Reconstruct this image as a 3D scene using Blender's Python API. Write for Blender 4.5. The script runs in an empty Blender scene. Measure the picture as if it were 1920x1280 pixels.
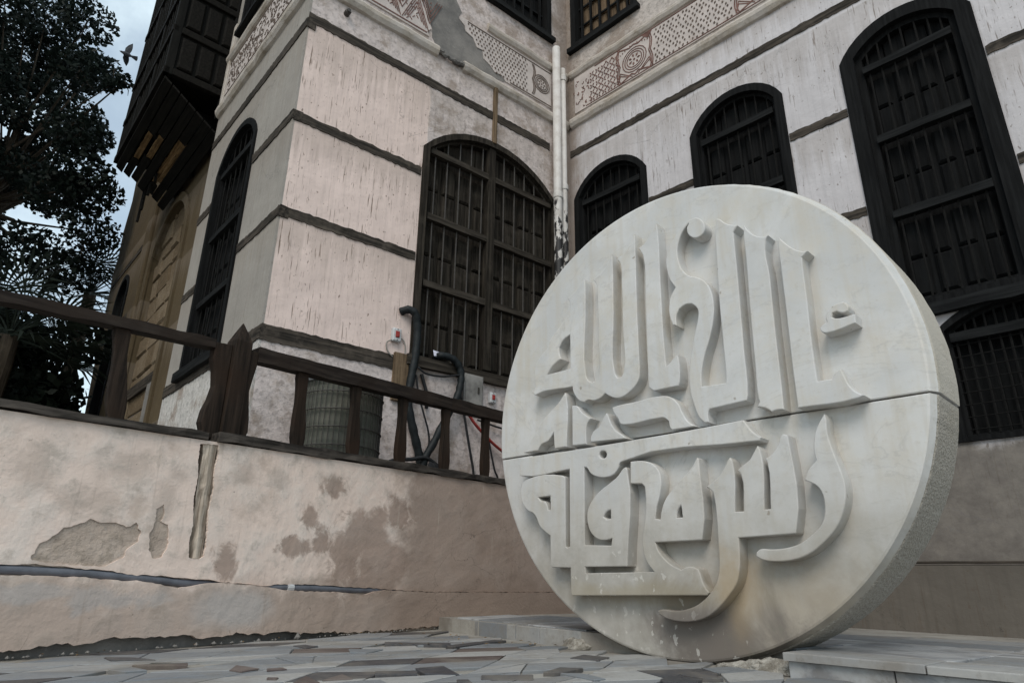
import bpy, bmesh, math, random
import numpy as np
from mathutils import Matrix, Vector, noise as mnoise
from mathutils.geometry import tessellate_polygon
R = math.radians
random.seed(7)
rng = np.random.default_rng(7)
scene = bpy.context.scene
COL = scene.collection

# ------------------------------------------------------------------ camera
cam_d = bpy.data.cameras.new('camera')
cam = bpy.data.objects.new('camera', cam_d)
COL.objects.link(cam)
cam_d.sensor_width = 36.0
cam_d.lens = 1222.26 / 1920 * 36.0
cam_d.clip_start = 0.05
cam_d.clip_end = 2000
PITCH, ROLL = 0.345844, 0.0134146
_cp, _sp, _cr, _sr = math.cos(PITCH), math.sin(PITCH), math.cos(ROLL), math.sin(ROLL)
_x = Vector((1, 0, 0)); _u = Vector((0, -_sp, _cp)); _f = Vector((0, _cp, _sp))
_r2 = _cr * _x + _sr * _u; _u2 = -_sr * _x + _cr * _u
M = Matrix.Identity(4)
for i in range(3):
    M[i][0] = _r2[i]; M[i][1] = _u2[i]; M[i][2] = -_f[i]
M[2][3] = 0.33
cam.matrix_world = M
scene.camera = cam

# ------------------------------------------------------------------ sky, sun, exposure
SUN_EL, SUN_AZ = R(46), R(194)
world = bpy.data.worlds.new('World'); scene.world = world; world.use_nodes = True
wt = world.node_tree
for n in list(wt.nodes): wt.nodes.remove(n)
wo = wt.nodes.new('ShaderNodeOutputWorld'); bg = wt.nodes.new('ShaderNodeBackground')
sk = wt.nodes.new('ShaderNodeTexSky'); sk.sky_type = 'NISHITA'; sk.sun_disc = False
sk.sun_elevation = SUN_EL; sk.sun_rotation = SUN_AZ; sk.air_density = 1.2; sk.dust_density = 1.0; sk.ozone_density = 1.0
tc = wt.nodes.new('ShaderNodeTexCoord'); cn = wt.nodes.new('ShaderNodeTexNoise')
cn.inputs['Scale'].default_value = 2.6; cn.inputs['Detail'].default_value = 7; cn.inputs['Roughness'].default_value = 0.58
mr = wt.nodes.new('ShaderNodeMapRange'); mr.interpolation_type = 'SMOOTHSTEP'
mr.inputs[1].default_value = 0.40; mr.inputs[2].default_value = 0.64; mr.inputs[3].default_value = 0.38; mr.inputs[4].default_value = 1.0
mx = wt.nodes.new('ShaderNodeMix'); mx.data_type = 'RGBA'
wt.links.new(tc.outputs['Generated'], cn.inputs['Vector']); wt.links.new(cn.outputs['Fac'], mr.inputs[0])
wt.links.new(mr.outputs[0], mx.inputs[0]); wt.links.new(sk.outputs[0], mx.inputs[6])
mx.inputs[7].default_value = (6.9, 8.2, 8.8, 1)          # pale cloud, in the sky texture's own units
wt.links.new(mx.outputs[2], bg.inputs['Color']); bg.inputs['Strength'].default_value = 0.12
wt.links.new(bg.outputs[0], wo.inputs[0])
sl = bpy.data.lights.new('sun', 'SUN'); sl.energy = 1.5; sl.angle = R(28); sl.color = (1.0, 0.92, 0.82)
sun = bpy.data.objects.new('sun', sl); COL.objects.link(sun)
_d = Vector((math.sin(SUN_AZ) * math.cos(SUN_EL), math.cos(SUN_AZ) * math.cos(SUN_EL), math.sin(SUN_EL)))
sun.rotation_euler = _d.to_track_quat('Z', 'Y').to_euler()
vs = scene.view_settings
vs.view_transform = 'Standard'; vs.look = 'None'; vs.gamma = 1.0; vs.use_curve_mapping = False
vs.exposure = 0.16

# ------------------------------------------------------------------ frames of the walls: x to the right, y into the wall, z up
def frame(o, u, off=0.0):
    ux, uy = u; l = math.hypot(ux, uy); ux /= l; uy /= l
    m = Matrix.Identity(4)
    m[0][0], m[1][0] = ux, uy
    m[0][1], m[1][1] = -uy, ux
    m[0][3], m[1][3] = o[0] - uy * off, o[1] + ux * off
    return m
FA = frame((0.669, 6.743), (0.7759, 0.6308))       # front wall with the big window
FB = frame((0.669, 6.743), (0.7029, -0.7113))      # right wall
FC = frame((-1.914, 4.642), (0.6631, -0.7485))     # left wall round the corner
FS = frame((-1.824, 4.722), (0.6631, -0.7485))     # stone house beyond it
FW = frame((-1.283, 3.803), (0.6244, 0.7811))      # low parapet wall
FD = frame((0.895, 3.030), (0.7029, -0.7113))      # face of the disc
I4 = Matrix.Identity(4)

# ------------------------------------------------------------------ mesh helpers
class MB:
    def __init__(s): s.v = []; s.f = []; s.mi = []
    def add(s, vs, fs, mi=0):
        b = len(s.v); s.v += [tuple(v) for v in vs]
        s.f += [tuple(i + b for i in f) for f in fs]; s.mi += [mi] * len(fs)
        return s
    def box(s, x0, x1, y0, y1, z0, z1, mi=0):
        return s.add([(x0,y0,z0),(x1,y0,z0),(x1,y1,z0),(x0,y1,z0),(x0,y0,z1),(x1,y0,z1),(x1,y1,z1),(x0,y1,z1)],
                     [(0,3,2,1),(4,5,6,7),(0,1,5,4),(1,2,6,5),(2,3,7,6),(3,0,4,7)], mi)
    def cbox(s, x0, x1, y0, y1, z0, z1, c, mi=0):
        # box with its front (low y) edges chamfered by c
        return s.add([(x0,y1,z0),(x1,y1,z0),(x1,y1,z1),(x0,y1,z1),
                      (x0,y0+c,z0),(x1,y0+c,z0),(x1,y0+c,z1),(x0,y0+c,z1),
                      (x0+c,y0,z0+c),(x1-c,y0,z0+c),(x1-c,y0,z1-c),(x0+c,y0,z1-c)],
                     [(0,3,2,1),(0,1,5,4),(1,2,6,5),(2,3,7,6),(3,0,4,7),
                      (4,5,9,8),(5,6,10,9),(6,7,11,10),(7,4,8,11),(8,9,10,11)], mi)
    def prism(s, outer, holes, y0, y1, mi=0, back=True, mi_side=None):
        # polygon in (x, z) with holes, from depth y0 (front) to y1 (back)
        def area(p): return sum(p[i][0]*p[(i+1)%len(p)][1]-p[(i+1)%len(p)][0]*p[i][1] for i in range(len(p)))
        loops = [list(outer) if area(outer) > 0 else list(outer)[::-1]]
        for h in holes: loops.append(list(h) if area(h) < 0 else list(h)[::-1])
        tri = tessellate_polygon([[Vector((p[0], p[1], 0)) for p in l] for l in loops])
        flat = [p for l in loops for p in l]
        n = len(flat); vs = [(p[0], y0, p[1]) for p in flat] + [(p[0], y1, p[1]) for p in flat]
        fs = []
        for t in tri:
            a, b, c = (flat[i] for i in t)
            if (b[0]-a[0])*(c[1]-a[1])-(c[0]-a[0])*(b[1]-a[1]) < 0: t = t[::-1]
            fs.append(tuple(t))
            if back: fs.append(tuple(i + n for i in t[::-1]))
        nf = len(fs); k = 0
        for l in loops:
            m = len(l)
            for i in range(m):
                a, b = k + i, k + (i + 1) % m
                fs.append((a, a + n, b + n, b))
            k += m
        base = len(s.f)
        s.add(vs, fs, mi)
        if mi_side is not None:
            for i in range(base + nf, base + len(fs)): s.mi[i] = mi_side
        return s
    def tube(s, pts, r, n=8, mi=0, cap=True):
        pts = [Vector(p) for p in pts]; rs = r if isinstance(r, (list, tuple)) else [r] * len(pts)
        base = len(s.v); ref = None
        for i, p in enumerate(pts):
            t = (pts[min(i+1, len(pts)-1)] - pts[max(i-1, 0)]).normalized()
            if ref is None: ref = t.orthogonal().normalized()
            ref = (ref - t * ref.dot(t))
            if ref.length < 1e-6: ref = t.orthogonal()
            ref.normalize(); bi = t.cross(ref)
            for k in range(n):
                a = 2 * math.pi * k / n
                s.v.append(tuple(p + (ref * math.cos(a) + bi * math.sin(a)) * rs[i]))
        for i in range(len(pts) - 1):
            for k in range(n):
                a, b = base + i*n + k, base + i*n + (k+1) % n
                s.f.append((a, b, b + n, a + n)); s.mi.append(mi)
        if cap:
            s.f.append(tuple(base + k for k in range(n))[::-1]); s.mi.append(mi)
            e = base + (len(pts)-1)*n
            s.f.append(tuple(e + k for k in range(n))); s.mi.append(mi)
        return s
    def lathe(s, prof, n=24, c=(0, 0), mi=0):
        # prof: (r, z) from bottom to top
        base = len(s.v)
        for r, z in prof:
            for k in range(n):
                a = 2*math.pi*k/n; s.v.append((c[0] + r*math.cos(a), c[1] + r*math.sin(a), z))
        for i in range(len(prof)-1):
            for k in range(n):
                a, b = base+i*n+k, base+i*n+(k+1) % n
                s.f.append((a, b, b+n, a+n)); s.mi.append(mi)
        s.f.append(tuple(base+k for k in range(n))[::-1]); s.mi.append(mi)
        e = base+(len(prof)-1)*n; s.f.append(tuple(e+k for k in range(n))); s.mi.append(mi)
        return s
    def beam(s, x0, x1, y0, y1, z0, z1, amp=0.007, seg=0.035, mi=0):
        # a long timber along x with worn, uneven edges
        n = max(2, int((x1-x0)/seg)); base = len(s.v)
        for i in range(n+1):
            x = x0+(x1-x0)*i/n
            j = [random.uniform(-amp, amp) for _ in range(4)]
            s.v += [(x, y0+abs(j[0])*.6, z0+j[1]), (x, y1, z0), (x, y1, z1), (x, y0+abs(j[3])*.6, z1+j[2])]
        for i in range(n):
            a = base+4*i; b = a+4
            for k in range(4): s.f.append((a+k, a+(k+1) % 4, b+(k+1) % 4, b+k)[::-1]); s.mi.append(mi)
        s.f.append((base, base+1, base+2, base+3)); s.f.append((base+4*n+3, base+4*n+2, base+4*n+1, base+4*n)); s.mi += [mi, mi]
        return s
    def mesh(s, name, mats, smooth=False):
        me = bpy.data.meshes.new(name)
        me.from_pydata([tuple(map(float, v)) for v in s.v], [], s.f)
        for m in (mats if isinstance(mats, (list, tuple)) else [mats]): me.materials.append(m)
        me.polygons.foreach_set('material_index', s.mi)
        if smooth:
            me.polygons.foreach_set('use_smooth', [True]*len(s.f))
        me.update()
        return me
def link(name, me, mat4, parent=None):
    o = bpy.data.objects.new(name, me); COL.objects.link(o)
    if parent is not None:
        o.parent = parent
        o.matrix_parent_inverse = parent_inv[parent.name]
    o.matrix_world = mat4
    if parent is not None:
        parent_inv[o.name] = mat4.inverted()
    else:
        parent_inv[o.name] = mat4.inverted()
    o.matrix_basis = mat4
    return o
parent_inv = {}
def obj(name, mb, mats, parent=None, mat4=I4, smooth=False, bevel=0, autosmooth=False):
    o = link(name, mb.mesh(name, mats, smooth), mat4, parent)
    if bevel:
        b = o.modifiers.new('bevel', 'BEVEL'); b.width = bevel; b.segments = 2; b.limit_method = 'ANGLE'; b.angle_limit = R(40)
    return o
def tag(o, label=None, cat=None, group=None, kind=None):
    if label: o['label'] = label
    if cat: o['category'] = cat
    if group: o['group'] = group
    if kind: o['kind'] = kind
    return o
def thing(name, label, cat, mat4, group=None):
    o = bpy.data.objects.new(name, None); COL.objects.link(o); o.empty_display_size = 0.1
    o.matrix_world = mat4; o.matrix_basis = mat4
    parent_inv[o.name] = mat4.inverted()
    return tag(o, label, cat, group)
def again(src, mat4, name=None):
    # another copy of a part, sharing its mesh
    o = src.copy(); COL.objects.link(o); o.matrix_basis = mat4
    parent_inv[o.name] = mat4.inverted()
    return o
def T(x=0, y=0, z=0): return Matrix.Translation((x, y, z))

# ------------------------------------------------------------------ materials
class NT:
    def __init__(s, name, rough=0.85, spec=0.3):
        s.m = bpy.data.materials.new(name); s.m.use_nodes = True; s.t = s.m.node_tree
        s.b = s.t.nodes['Principled BSDF']; s.b.inputs['Roughness'].default_value = rough
        s.b.inputs['Specular IOR Level'].default_value = spec
        s._co = None; s._xyz = None
    def new(s, t): return s.t.nodes.new(t)
    def put(s, sock, v):
        if isinstance(v, bpy.types.NodeSocket): s.t.links.new(v, sock)
        elif isinstance(v, (tuple, list)) and len(v) == 3 and len(sock.default_value) == 4: sock.default_value = (*v, 1)
        else: sock.default_value = v
    @property
    def co(s):
        if s._co is None: s._co = s.new('ShaderNodeTexCoord').outputs['Object']
        return s._co
    @property
    def xyz(s):
        if s._xyz is None:
            n = s.new('ShaderNodeSeparateXYZ'); s.put(n.inputs[0], s.co); s._xyz = n.outputs
        return s._xyz
    def rnd(s): return s.new('ShaderNodeObjectInfo').outputs['Random']
    def scale(s, v, loc=(0, 0, 0)):
        n = s.new('ShaderNodeMapping'); s.put(n.inputs[0], s.co); n.inputs['Scale'].default_value = v; n.inputs['Location'].default_value = loc
        return n.outputs[0]
    def shift(s, vec, amt):
        n = s.new('ShaderNodeVectorMath'); n.operation = 'ADD'; s.put(n.inputs[0], vec); s.put(n.inputs[1], amt); return n.outputs[0]
    def noise(s, scale=5, detail=4, rough=0.55, vec=None, dist=0.0):
        n = s.new('ShaderNodeTexNoise'); s.put(n.inputs['Vector'], vec if vec is not None else s.co)
        n.inputs['Scale'].default_value = scale; n.inputs['Detail'].default_value = detail; n.inputs['Roughness'].default_value = rough
        n.inputs['Distortion'].default_value = dist
        return n.outputs['Fac']
    def voro(s, scale, vec=None, feature='F1', out='Distance'):
        n = s.new('ShaderNodeTexVoronoi'); n.feature = feature; s.put(n.inputs['Vector'], vec if vec is not None else s.co)
        n.inputs['Scale'].default_value = scale; return n.outputs[out]
    def math(s, op, a, b=0.0, clamp=False):
        n = s.new('ShaderNodeMath'); n.operation = op; n.use_clamp = clamp; s.put(n.inputs[0], a); s.put(n.inputs[1], b); return n.outputs[0]
    def step(s, x, lo, hi, a=0.0, b=1.0):
        n = s.new('ShaderNodeMapRange'); n.interpolation_type = 'SMOOTHSTEP'
        s.put(n.inputs[0], x); n.inputs[1].default_value = lo; n.inputs[2].default_value = hi; n.inputs[3].default_value = a; n.inputs[4].default_value = b
        return n.outputs[0]
    def mix(s, f, a, b, mode='MIX'):
        n = s.new('ShaderNodeMix'); n.data_type = 'RGBA'; n.blend_type = mode
        s.put(n.inputs[0], f); s.put(n.inputs[6], a); s.put(n.inputs[7], b); return n.outputs[2]
    def blob(s, x, z, rx, rz, soft=0.35, wob=0.45, nz=None):
        # 1 inside an uneven patch round (x, z), 0 outside
        dx = s.math('DIVIDE', s.math('SUBTRACT', s.xyz[0], x), rx); dz = s.math('DIVIDE', s.math('SUBTRACT', s.xyz[2], z), rz)
        d = s.math('SQRT', s.math('ADD', s.math('MULTIPLY', dx, dx), s.math('MULTIPLY', dz, dz)))
        if nz is not None: d = s.math('ADD', d, s.math('MULTIPLY', s.math('SUBTRACT', nz, 0.5), wob * 8))
        return s.step(d, 1 - soft, 1 + soft, 1, 0)
    def bump(s, h, strength=0.5, dist=0.01):
        n = s.new('ShaderNodeBump'); n.inputs['Strength'].default_value = strength; n.inputs['Distance'].default_value = dist
        s.put(n.inputs['Height'], h)
        if s.b.inputs['Normal'].is_linked: s.put(n.inputs['Normal'], s.b.inputs['Normal'].links[0].from_socket)
        s.put(s.b.inputs['Normal'], n.outputs[0])
    def done(s, col, rough=None):
        s.put(s.b.inputs['Base Color'], col)
        if rough is not None: s.put(s.b.inputs['Roughness'], rough)
        return s.m

def mat_wall(name, base, base2, old, scratch=0.55, scol=(0.10, 0.06, 0.035), fresh_x=None, fresh_z=None, low_z=None, corner=None, shade_z=None):
    n = NT(name, 0.9, 0.2)
    big = n.noise(0.9, 5, 0.6); mid = n.noise(4, 6, 0.6); fine = n.noise(38, 4, 0.6)
    c = n.mix(n.step(big, 0.35, 0.65), base, base2)
    c = n.mix(n.step(mid, 0.38, 0.68, 0, 0.5), c, tuple(x*0.80 for x in base))
    # old, mottled limewash where the newer paint ends
    mo1 = n.noise(7, 8, 0.72); mo2 = n.noise(21, 5, 0.65)
    oc = n.mix(n.step(mo1, 0.36, 0.62), old, tuple(min(1, x*1.28) for x in old))
    oc = n.mix(n.step(mo2, 0.48, 0.66, 0, 0.6), oc, tuple(x*0.50 for x in old))
    oc = n.mix(n.step(n.noise(2.2, 6, 0.7), 0.48, 0.62, 0, 0.75), oc, (0.27, 0.215, 0.175))
    om = None
    wob = n.math('MULTIPLY', n.math('SUBTRACT', mid, 0.5), 0.35)
    def ori(a, b): return b if a is None else n.math('MAXIMUM', a, b)
    if fresh_x is not None: om = ori(om, n.step(n.math('ADD', n.xyz[0], n.math('MULTIPLY', wob, 0.25)), fresh_x - 0.01, fresh_x + 0.015))
    if fresh_z is not None: om = ori(om, n.step(n.math('ADD', n.xyz[2], wob), fresh_z - 0.02, fresh_z + 0.06))
    if low_z is not None: om = ori(om, n.step(n.math('ADD', n.xyz[2], n.math('MULTIPLY', wob, 0.3)), low_z + 0.0, low_z - 0.03))
    # long thin vertical scratches and drips
    s1 = n.noise(1.0, 3, 0.55, n.scale((62, 62, 3.3)))
    s2 = n.noise(1.0, 2, 0.5, n.scale((130, 130, 9), (3, 1, 7)))
    zone = n.step(n.noise(1.6, 3, 0.5, n.scale((1.6, 1, 0.8), (9, 2, 4))), 0.36, 0.60)
    sm = n.math('MULTIPLY', n.step(s1, 0.60, 0.655), n.math('ADD', n.math('MULTIPLY', zone, 0.85), 0.12))
    sm2 = n.math('MULTIPLY', n.step(s2, 0.635, 0.69), n.math('ADD', n.math('MULTIPLY', zone, 0.7), 0.1))
    sp = n.math('MULTIPLY', n.step(n.noise(24, 2, 0.5, n.scale((1.3, 1.3, 0.8))), 0.66, 0.71), 0.8)
    sm = n.math('MULTIPLY', n.math('MAXIMUM', n.math('MAXIMUM', sm, sm2), sp), scratch, True)
    faint = n.math('MULTIPLY', n.step(n.noise(1.0, 4, 0.6, n.scale((26, 26, 0.9), (1, 5, 2))), 0.46, 0.70), 0.36)
    c = n.mix(faint, c, tuple(x*0.62 for x in base))
    c = n.mix(sm, c, scol)
    if om is not None:
        c = n.mix(om, c, oc)
    for zb, ln in ((5.10, .55), (4.02, .40), (3.08, .40), (5.56, .25)):
        drop = n.math('SUBTRACT', zb, n.xyz[2])
        rn = n.noise(1.0, 4, 0.6, n.scale((17, 17, 0.55), (zb, 2, zb)))
        k_ = n.math('MULTIPLY', n.step(drop, -0.01, 0.02), n.step(n.math('ADD', n.math('DIVIDE', drop, ln), n.math('MULTIPLY', n.math('SUBTRACT', 0.5, rn), 3.2)), 1.1, 0.1))
        c = n.mix(n.math('MULTIPLY', k_, 0.30), c, (0.26, 0.215, 0.175))
    if corner:
        # brown run-off stains spreading from the rain pipes in the inner corner
        cm_ = n.math('ADD', n.math('MULTIPLY', n.math('ABSOLUTE', n.xyz[0]), 1.0), n.math('MULTIPLY', n.math('SUBTRACT', n.noise(3.0, 7, 0.68, n.scale((1, 1, .45), (4, 4, 4))), 0.5), 1.1))
        c = n.mix(n.step(cm_, corner, 0.0, 0, 0.8), c, (0.235, 0.185, 0.15))
    if shade_z:  # shade beside the disc and lens falloff painted into the lower wall
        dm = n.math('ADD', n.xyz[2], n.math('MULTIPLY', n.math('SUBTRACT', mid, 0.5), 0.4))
        c = n.mix(n.step(dm, shade_z + 0.06, shade_z - 0.06, 0, 0.92), c, n.mix(n.step(mo1, 0.35, 0.65), (0.125, 0.11, 0.095), (0.19, 0.17, 0.145)))
    ck = n.step(n.voro(1.15, n.shift(n.co, n.math('MULTIPLY', n.noise(3.2, 7, 0.65), 0.55)), 'DISTANCE_TO_EDGE'), 0.0, 0.0045, 1, 0)
    ck = n.math('MULTIPLY', ck, n.step(n.noise(0.8, 3, 0.5, n.scale((1, 1, 1), (6, 6, 1))), 0.50, 0.60))
    c = n.mix(n.math('MULTIPLY', ck, 0.65), c, tuple(x*0.25 for x in base))
    n.bump(big, 0.45, 0.07); n.bump(fine, 0.25, 0.004); n.bump(mid, 0.5, 0.02); n.bump(ck, -0.4, 0.005)
    if om is not None: n.bump(n.math('MULTIPLY', n.math('ADD', mo1, n.math('MULTIPLY', mo2, 0.5)), om), 0.7, 0.02)
    n.bump(sm, -0.5, 0.004)
    return n.done(c)

def mat_wood(name, dark, light, grain='z', rough=0.85, red=None, lf=0.6):
    n = NT(name, rough, 0.12)
    sc = {'z': (40, 40, 2.2), 'x': (2.2, 40, 40), 'y': (40, 2.2, 40)}[grain]
    g = n.noise(1.0, 5, 0.62, n.shift(n.scale(sc), n.rnd()))
    w = n.noise(5, 5, 0.65)
    c = n.mix(n.step(g, 0.32, 0.72), dark, light)
    c = n.mix(n.step(w, 0.5, 0.8, 0, lf), c, tuple(x*1.5 for x in light))
    if red: c = n.mix(n.step(n.noise(2.4, 4, 0.6), 0.42, 0.66), c, red)
    n.bump(g, 0.6, 0.004); n.bump(w, 0.3, 0.006)
    return n.done(c)

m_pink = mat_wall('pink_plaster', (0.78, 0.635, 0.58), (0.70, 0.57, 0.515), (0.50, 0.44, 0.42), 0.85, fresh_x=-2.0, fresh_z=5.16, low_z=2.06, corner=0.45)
m_lilac = mat_wall('lilac_plaster', (0.61, 0.585, 0.60), (0.53, 0.505, 0.515), (0.43, 0.385, 0.355), 0.8, (0.13, 0.10, 0.08), fresh_z=5.62, corner=0.42, shade_z=1.2)
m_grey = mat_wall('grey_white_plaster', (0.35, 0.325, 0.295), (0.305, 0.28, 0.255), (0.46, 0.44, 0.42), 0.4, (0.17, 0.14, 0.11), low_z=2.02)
m_ochre = mat_wall('ochre_plaster', (0.105, 0.078, 0.045), (0.082, 0.060, 0.034), (0.09, 0.073, 0.055), 0.25, low_z=1.9)

def mat_mortar():
    n = NT('grey_mortar', 0.95, 0.15)
    a = n.noise(3, 7, 0.65); b = n.noise(30, 4, 0.6)
    c = n.mix(n.step(a, 0.3, 0.7), (0.13, 0.125, 0.12), (0.24, 0.225, 0.21))
    c = n.mix(n.step(b, 0.6, 0.75, 0, 0.5), c, (0.36, 0.34, 0.32))
    n.bump(a, 0.8, 0.02); n.bump(b, 0.7, 0.006)
    return n.done(c)
m_mortar = mat_mortar()
def mat_undercoat():
    n = NT('sandy_undercoat', 0.95, 0.15)
    a = n.noise(3.2, 8, 0.7); b = n.noise(34, 4, 0.65); d = n.noise(9, 6, 0.7)
    c = n.mix(n.step(a, 0.35, 0.65), (0.44, 0.355, 0.295), (0.56, 0.465, 0.395))
    c = n.mix(n.step(d, 0.46, 0.66, 0, 0.65), c, (0.27, 0.225, 0.18))
    c = n.mix(n.step(b, 0.62, 0.72, 0, 0.6), c, (0.52, 0.46, 0.41))
    n.bump(a, 0.7, 0.03); n.bump(d, 0.9, 0.02); n.bump(b, 0.7, 0.006)
    return n.done(c)
m_under = mat_undercoat()

def mat_lowwall():
    n = NT('stained_pink_limewash', 0.92, 0.2)
    big = n.noise(1.1, 6, 0.62); mid = n.noise(4.5, 8, 0.68); fine = n.noise(40, 4, 0.6); ed = n.noise(3.4, 8, 0.62, dist=0.6); ed2 = n.noise(9.5, 8, 0.68, dist=0.5)
    c = n.mix(n.step(big, 0.35, 0.65), (0.80, 0.65, 0.565), (0.74, 0.605, 0.525))
    c = n.mix(n.step(mid, 0.42, 0.68, 0, 0.8), c, (0.80, 0.71, 0.645))
    c = n.mix(n.step(n.noise(2.3, 7, 0.7, n.scale((1, 1, 1.2), (5, 2, 1))), 0.50, 0.68, 0, 0.62), c, (0.45, 0.355, 0.29))
    c = n.mix(n.step(n.noise(9, 6, 0.7), 0.50, 0.68, 0, 0.5), c, (0.40, 0.33, 0.27))
    br = (0.275, 0.195, 0.155)
    stains = None
    for x, z, rx, rz in ((0.63, .58, .16, .15), (0.47, .42, .11, .20), (0.80, .40, .22, .14), (0.28, .52, .06, .08), (.33, .83, .08, .07), (.10, .47, .10, .05),
                         (-.30, .38, .06, .09), (.66, .27, .25, .06), (.86, .72, .12, .10), (.18, .64, .05, .07)):
        b = n.blob(x, z, rx, rz, 0.30, 0.42, ed if rx > .12 else ed2); stains = b if stains is None else n.math('MAXIMUM', stains, b)
    c = n.mix(n.math('MULTIPLY', stains, 0.72), c, br)
    gs = None
    for x, z, rx, rz in ((-.27, .845, .06, .065), (-.05, .83, .05, .06), (-.86, .80, .11, .08), (-1.22, .74, .08, .10), (-.66, .66, .05, .10), (-.62, .80, .05, .04), (-1.0, .62, .12, .07), (.30, .88, .10, .04)):
        b = n.blob(x, z, rx, rz, 0.75, 0.45, ed2); gs = b if gs is None else n.math('MAXIMUM', gs, b)
    c = n.mix(n.math('MULTIPLY', gs, 0.40), c, (0.30, 0.25, 0.21))
    # damp, browner right hand end with pale vertical runs
    damp = n.step(n.math('ADD', n.xyz[0], n.math('MULTIPLY', n.math('SUBTRACT', ed, 0.5), 0.9)), 0.80, 1.10)
    c = n.mix(n.math('MULTIPLY', damp, 0.80), c, (0.275, 0.205, 0.165))
    runs = n.step(n.noise(1.0, 3, 0.6, n.scale((42, 42, 2.4), (2, 0, 3))), 0.62, 0.72)
    rz_ = n.math('MULTIPLY', n.step(n.xyz[0], 0.75, 0.95), n.step(n.xyz[2], 0.30, 0.62))
    c = n.mix(n.math('MULTIPLY', n.math('MULTIPLY', runs, rz_), 0.55), c, (0.50, 0.44, 0.37))
    # rising damp along the foot
    foot = n.step(n.math('ADD', n.xyz[2], n.math('MULTIPLY', n.math('SUBTRACT', ed, 0.5), 0.45)), 0.20, 0.34, 1, 0)
    fx = n.step(n.math('ADD', n.xyz[0], n.math('MULTIPLY', n.math('SUBTRACT', big, 0.5), 1.4)), -0.35, 0.25, 0.75, 0.95)
    c = n.mix(n.math('MULTIPLY', foot, n.math('MULTIPLY', fx, 0.85)), c, (0.31, 0.235, 0.19))
    wp = n.blob(-.22, .155, .20, .085, 0.5, 0.25, ed)
    c = n.mix(n.math('MULTIPLY', wp, 0.75), c, (0.47, 0.44, 0.42))
    wp2 = n.math('MAXIMUM', n.blob(-1.12, .24, .14, .03, 0.4, 0.6, ed), n.blob(-.80, .20, .20, .05, 0.4, 0.7, ed))
    c = n.mix(n.math('MULTIPLY', wp2, 0.5), c, (0.46, 0.44, 0.43))
    pits = n.step(n.noise(24, 3, 0.6), 0.70, 0.76)
    c = n.mix(n.math('MULTIPLY', pits, 0.7), c, (0.12, 0.095, 0.075))
    vs1 = n.step(n.noise(1.0, 4, 0.6, n.scale((30, 30, 1.6), (7, 3, 2))), 0.58, 0.75, 0, 0.35)
    c = n.mix(vs1, c, (0.34, 0.27, 0.22))
    cr = n.step(n.voro(2.1, n.shift(n.co, n.math('MULTIPLY', ed, 0.5)), 'DISTANCE_TO_EDGE'), 0.0, 0.006, 1, 0)
    cr = n.math('MULTIPLY', cr, n.step(big, 0.5, 0.6))
    c = n.mix(n.math('MULTIPLY', cr, 0.7), c, (0.10, 0.08, 0.065))
    n.bump(big, 0.5, 0.05); n.bump(mid, 0.55, 0.02); n.bump(fine, 0.35, 0.004); n.bump(pits, -0.5, 0.006); n.bump(stains, -0.25, 0.006)
    return n.done(c)
m_low = mat_lowwall()

m_beam = mat_wood('weathered_beam', (0.018, 0.016, 0.014), (0.085, 0.071, 0.058), 'x', lf=0.75)
m_bwin = mat_wood('brown_window_wood', (0.011, 0.009, 0.007), (0.046, 0.039, 0.031), 'z', lf=0.75)
m_bwinx = mat_wood('brown_window_rail', (0.018, 0.015, 0.012), (0.062, 0.053, 0.043), 'x', lf=0.5)
m_dwin = mat_wood('black_window_wood', (0.004, 0.0042, 0.0045), (0.012, 0.0125, 0.013), 'z', lf=0.3)
m_dwinx = mat_wood('black_window_rail', (0.005, 0.0055, 0.006), (0.017, 0.018, 0.0185), 'x', lf=0.35)
m_rail = mat_wood('railing_wood', (0.012, 0.009, 0.007), (0.040, 0.028, 0.021), 'z', 0.8, red=(0.029, 0.018, 0.0125), lf=0.35)
m_railx = mat_wood('railing_rail_wood', (0.012, 0.009, 0.008), (0.042, 0.033, 0.027), 'x', 0.8, red=(0.026, 0.018, 0.014), lf=0.4)
m_coping = mat_wood('grey_coping_wood', (0.022, 0.019, 0.017), (0.085, 0.073, 0.063), 'x', lf=0.7)
m_post = mat_wood('bleached_post_wood', (0.15, 0.115, 0.085), (0.68, 0.58, 0.48), 'z', lf=0.6)
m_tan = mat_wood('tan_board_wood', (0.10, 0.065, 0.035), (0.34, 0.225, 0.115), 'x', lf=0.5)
m_door = mat_wood('brown_board_wood', (0.08, 0.055, 0.035), (0.21, 0.15, 0.095), 'z', lf=0.4)
m_bay = mat_wood('dark_bay_wood', (0.004, 0.004, 0.0036), (0.012, 0.0115, 0.010), 'z', lf=0.35)
m_bayx = mat_wood('dark_bay_board', (0.004, 0.0036, 0.003), (0.013, 0.0115, 0.0095), 'x', lf=0.35)

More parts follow.
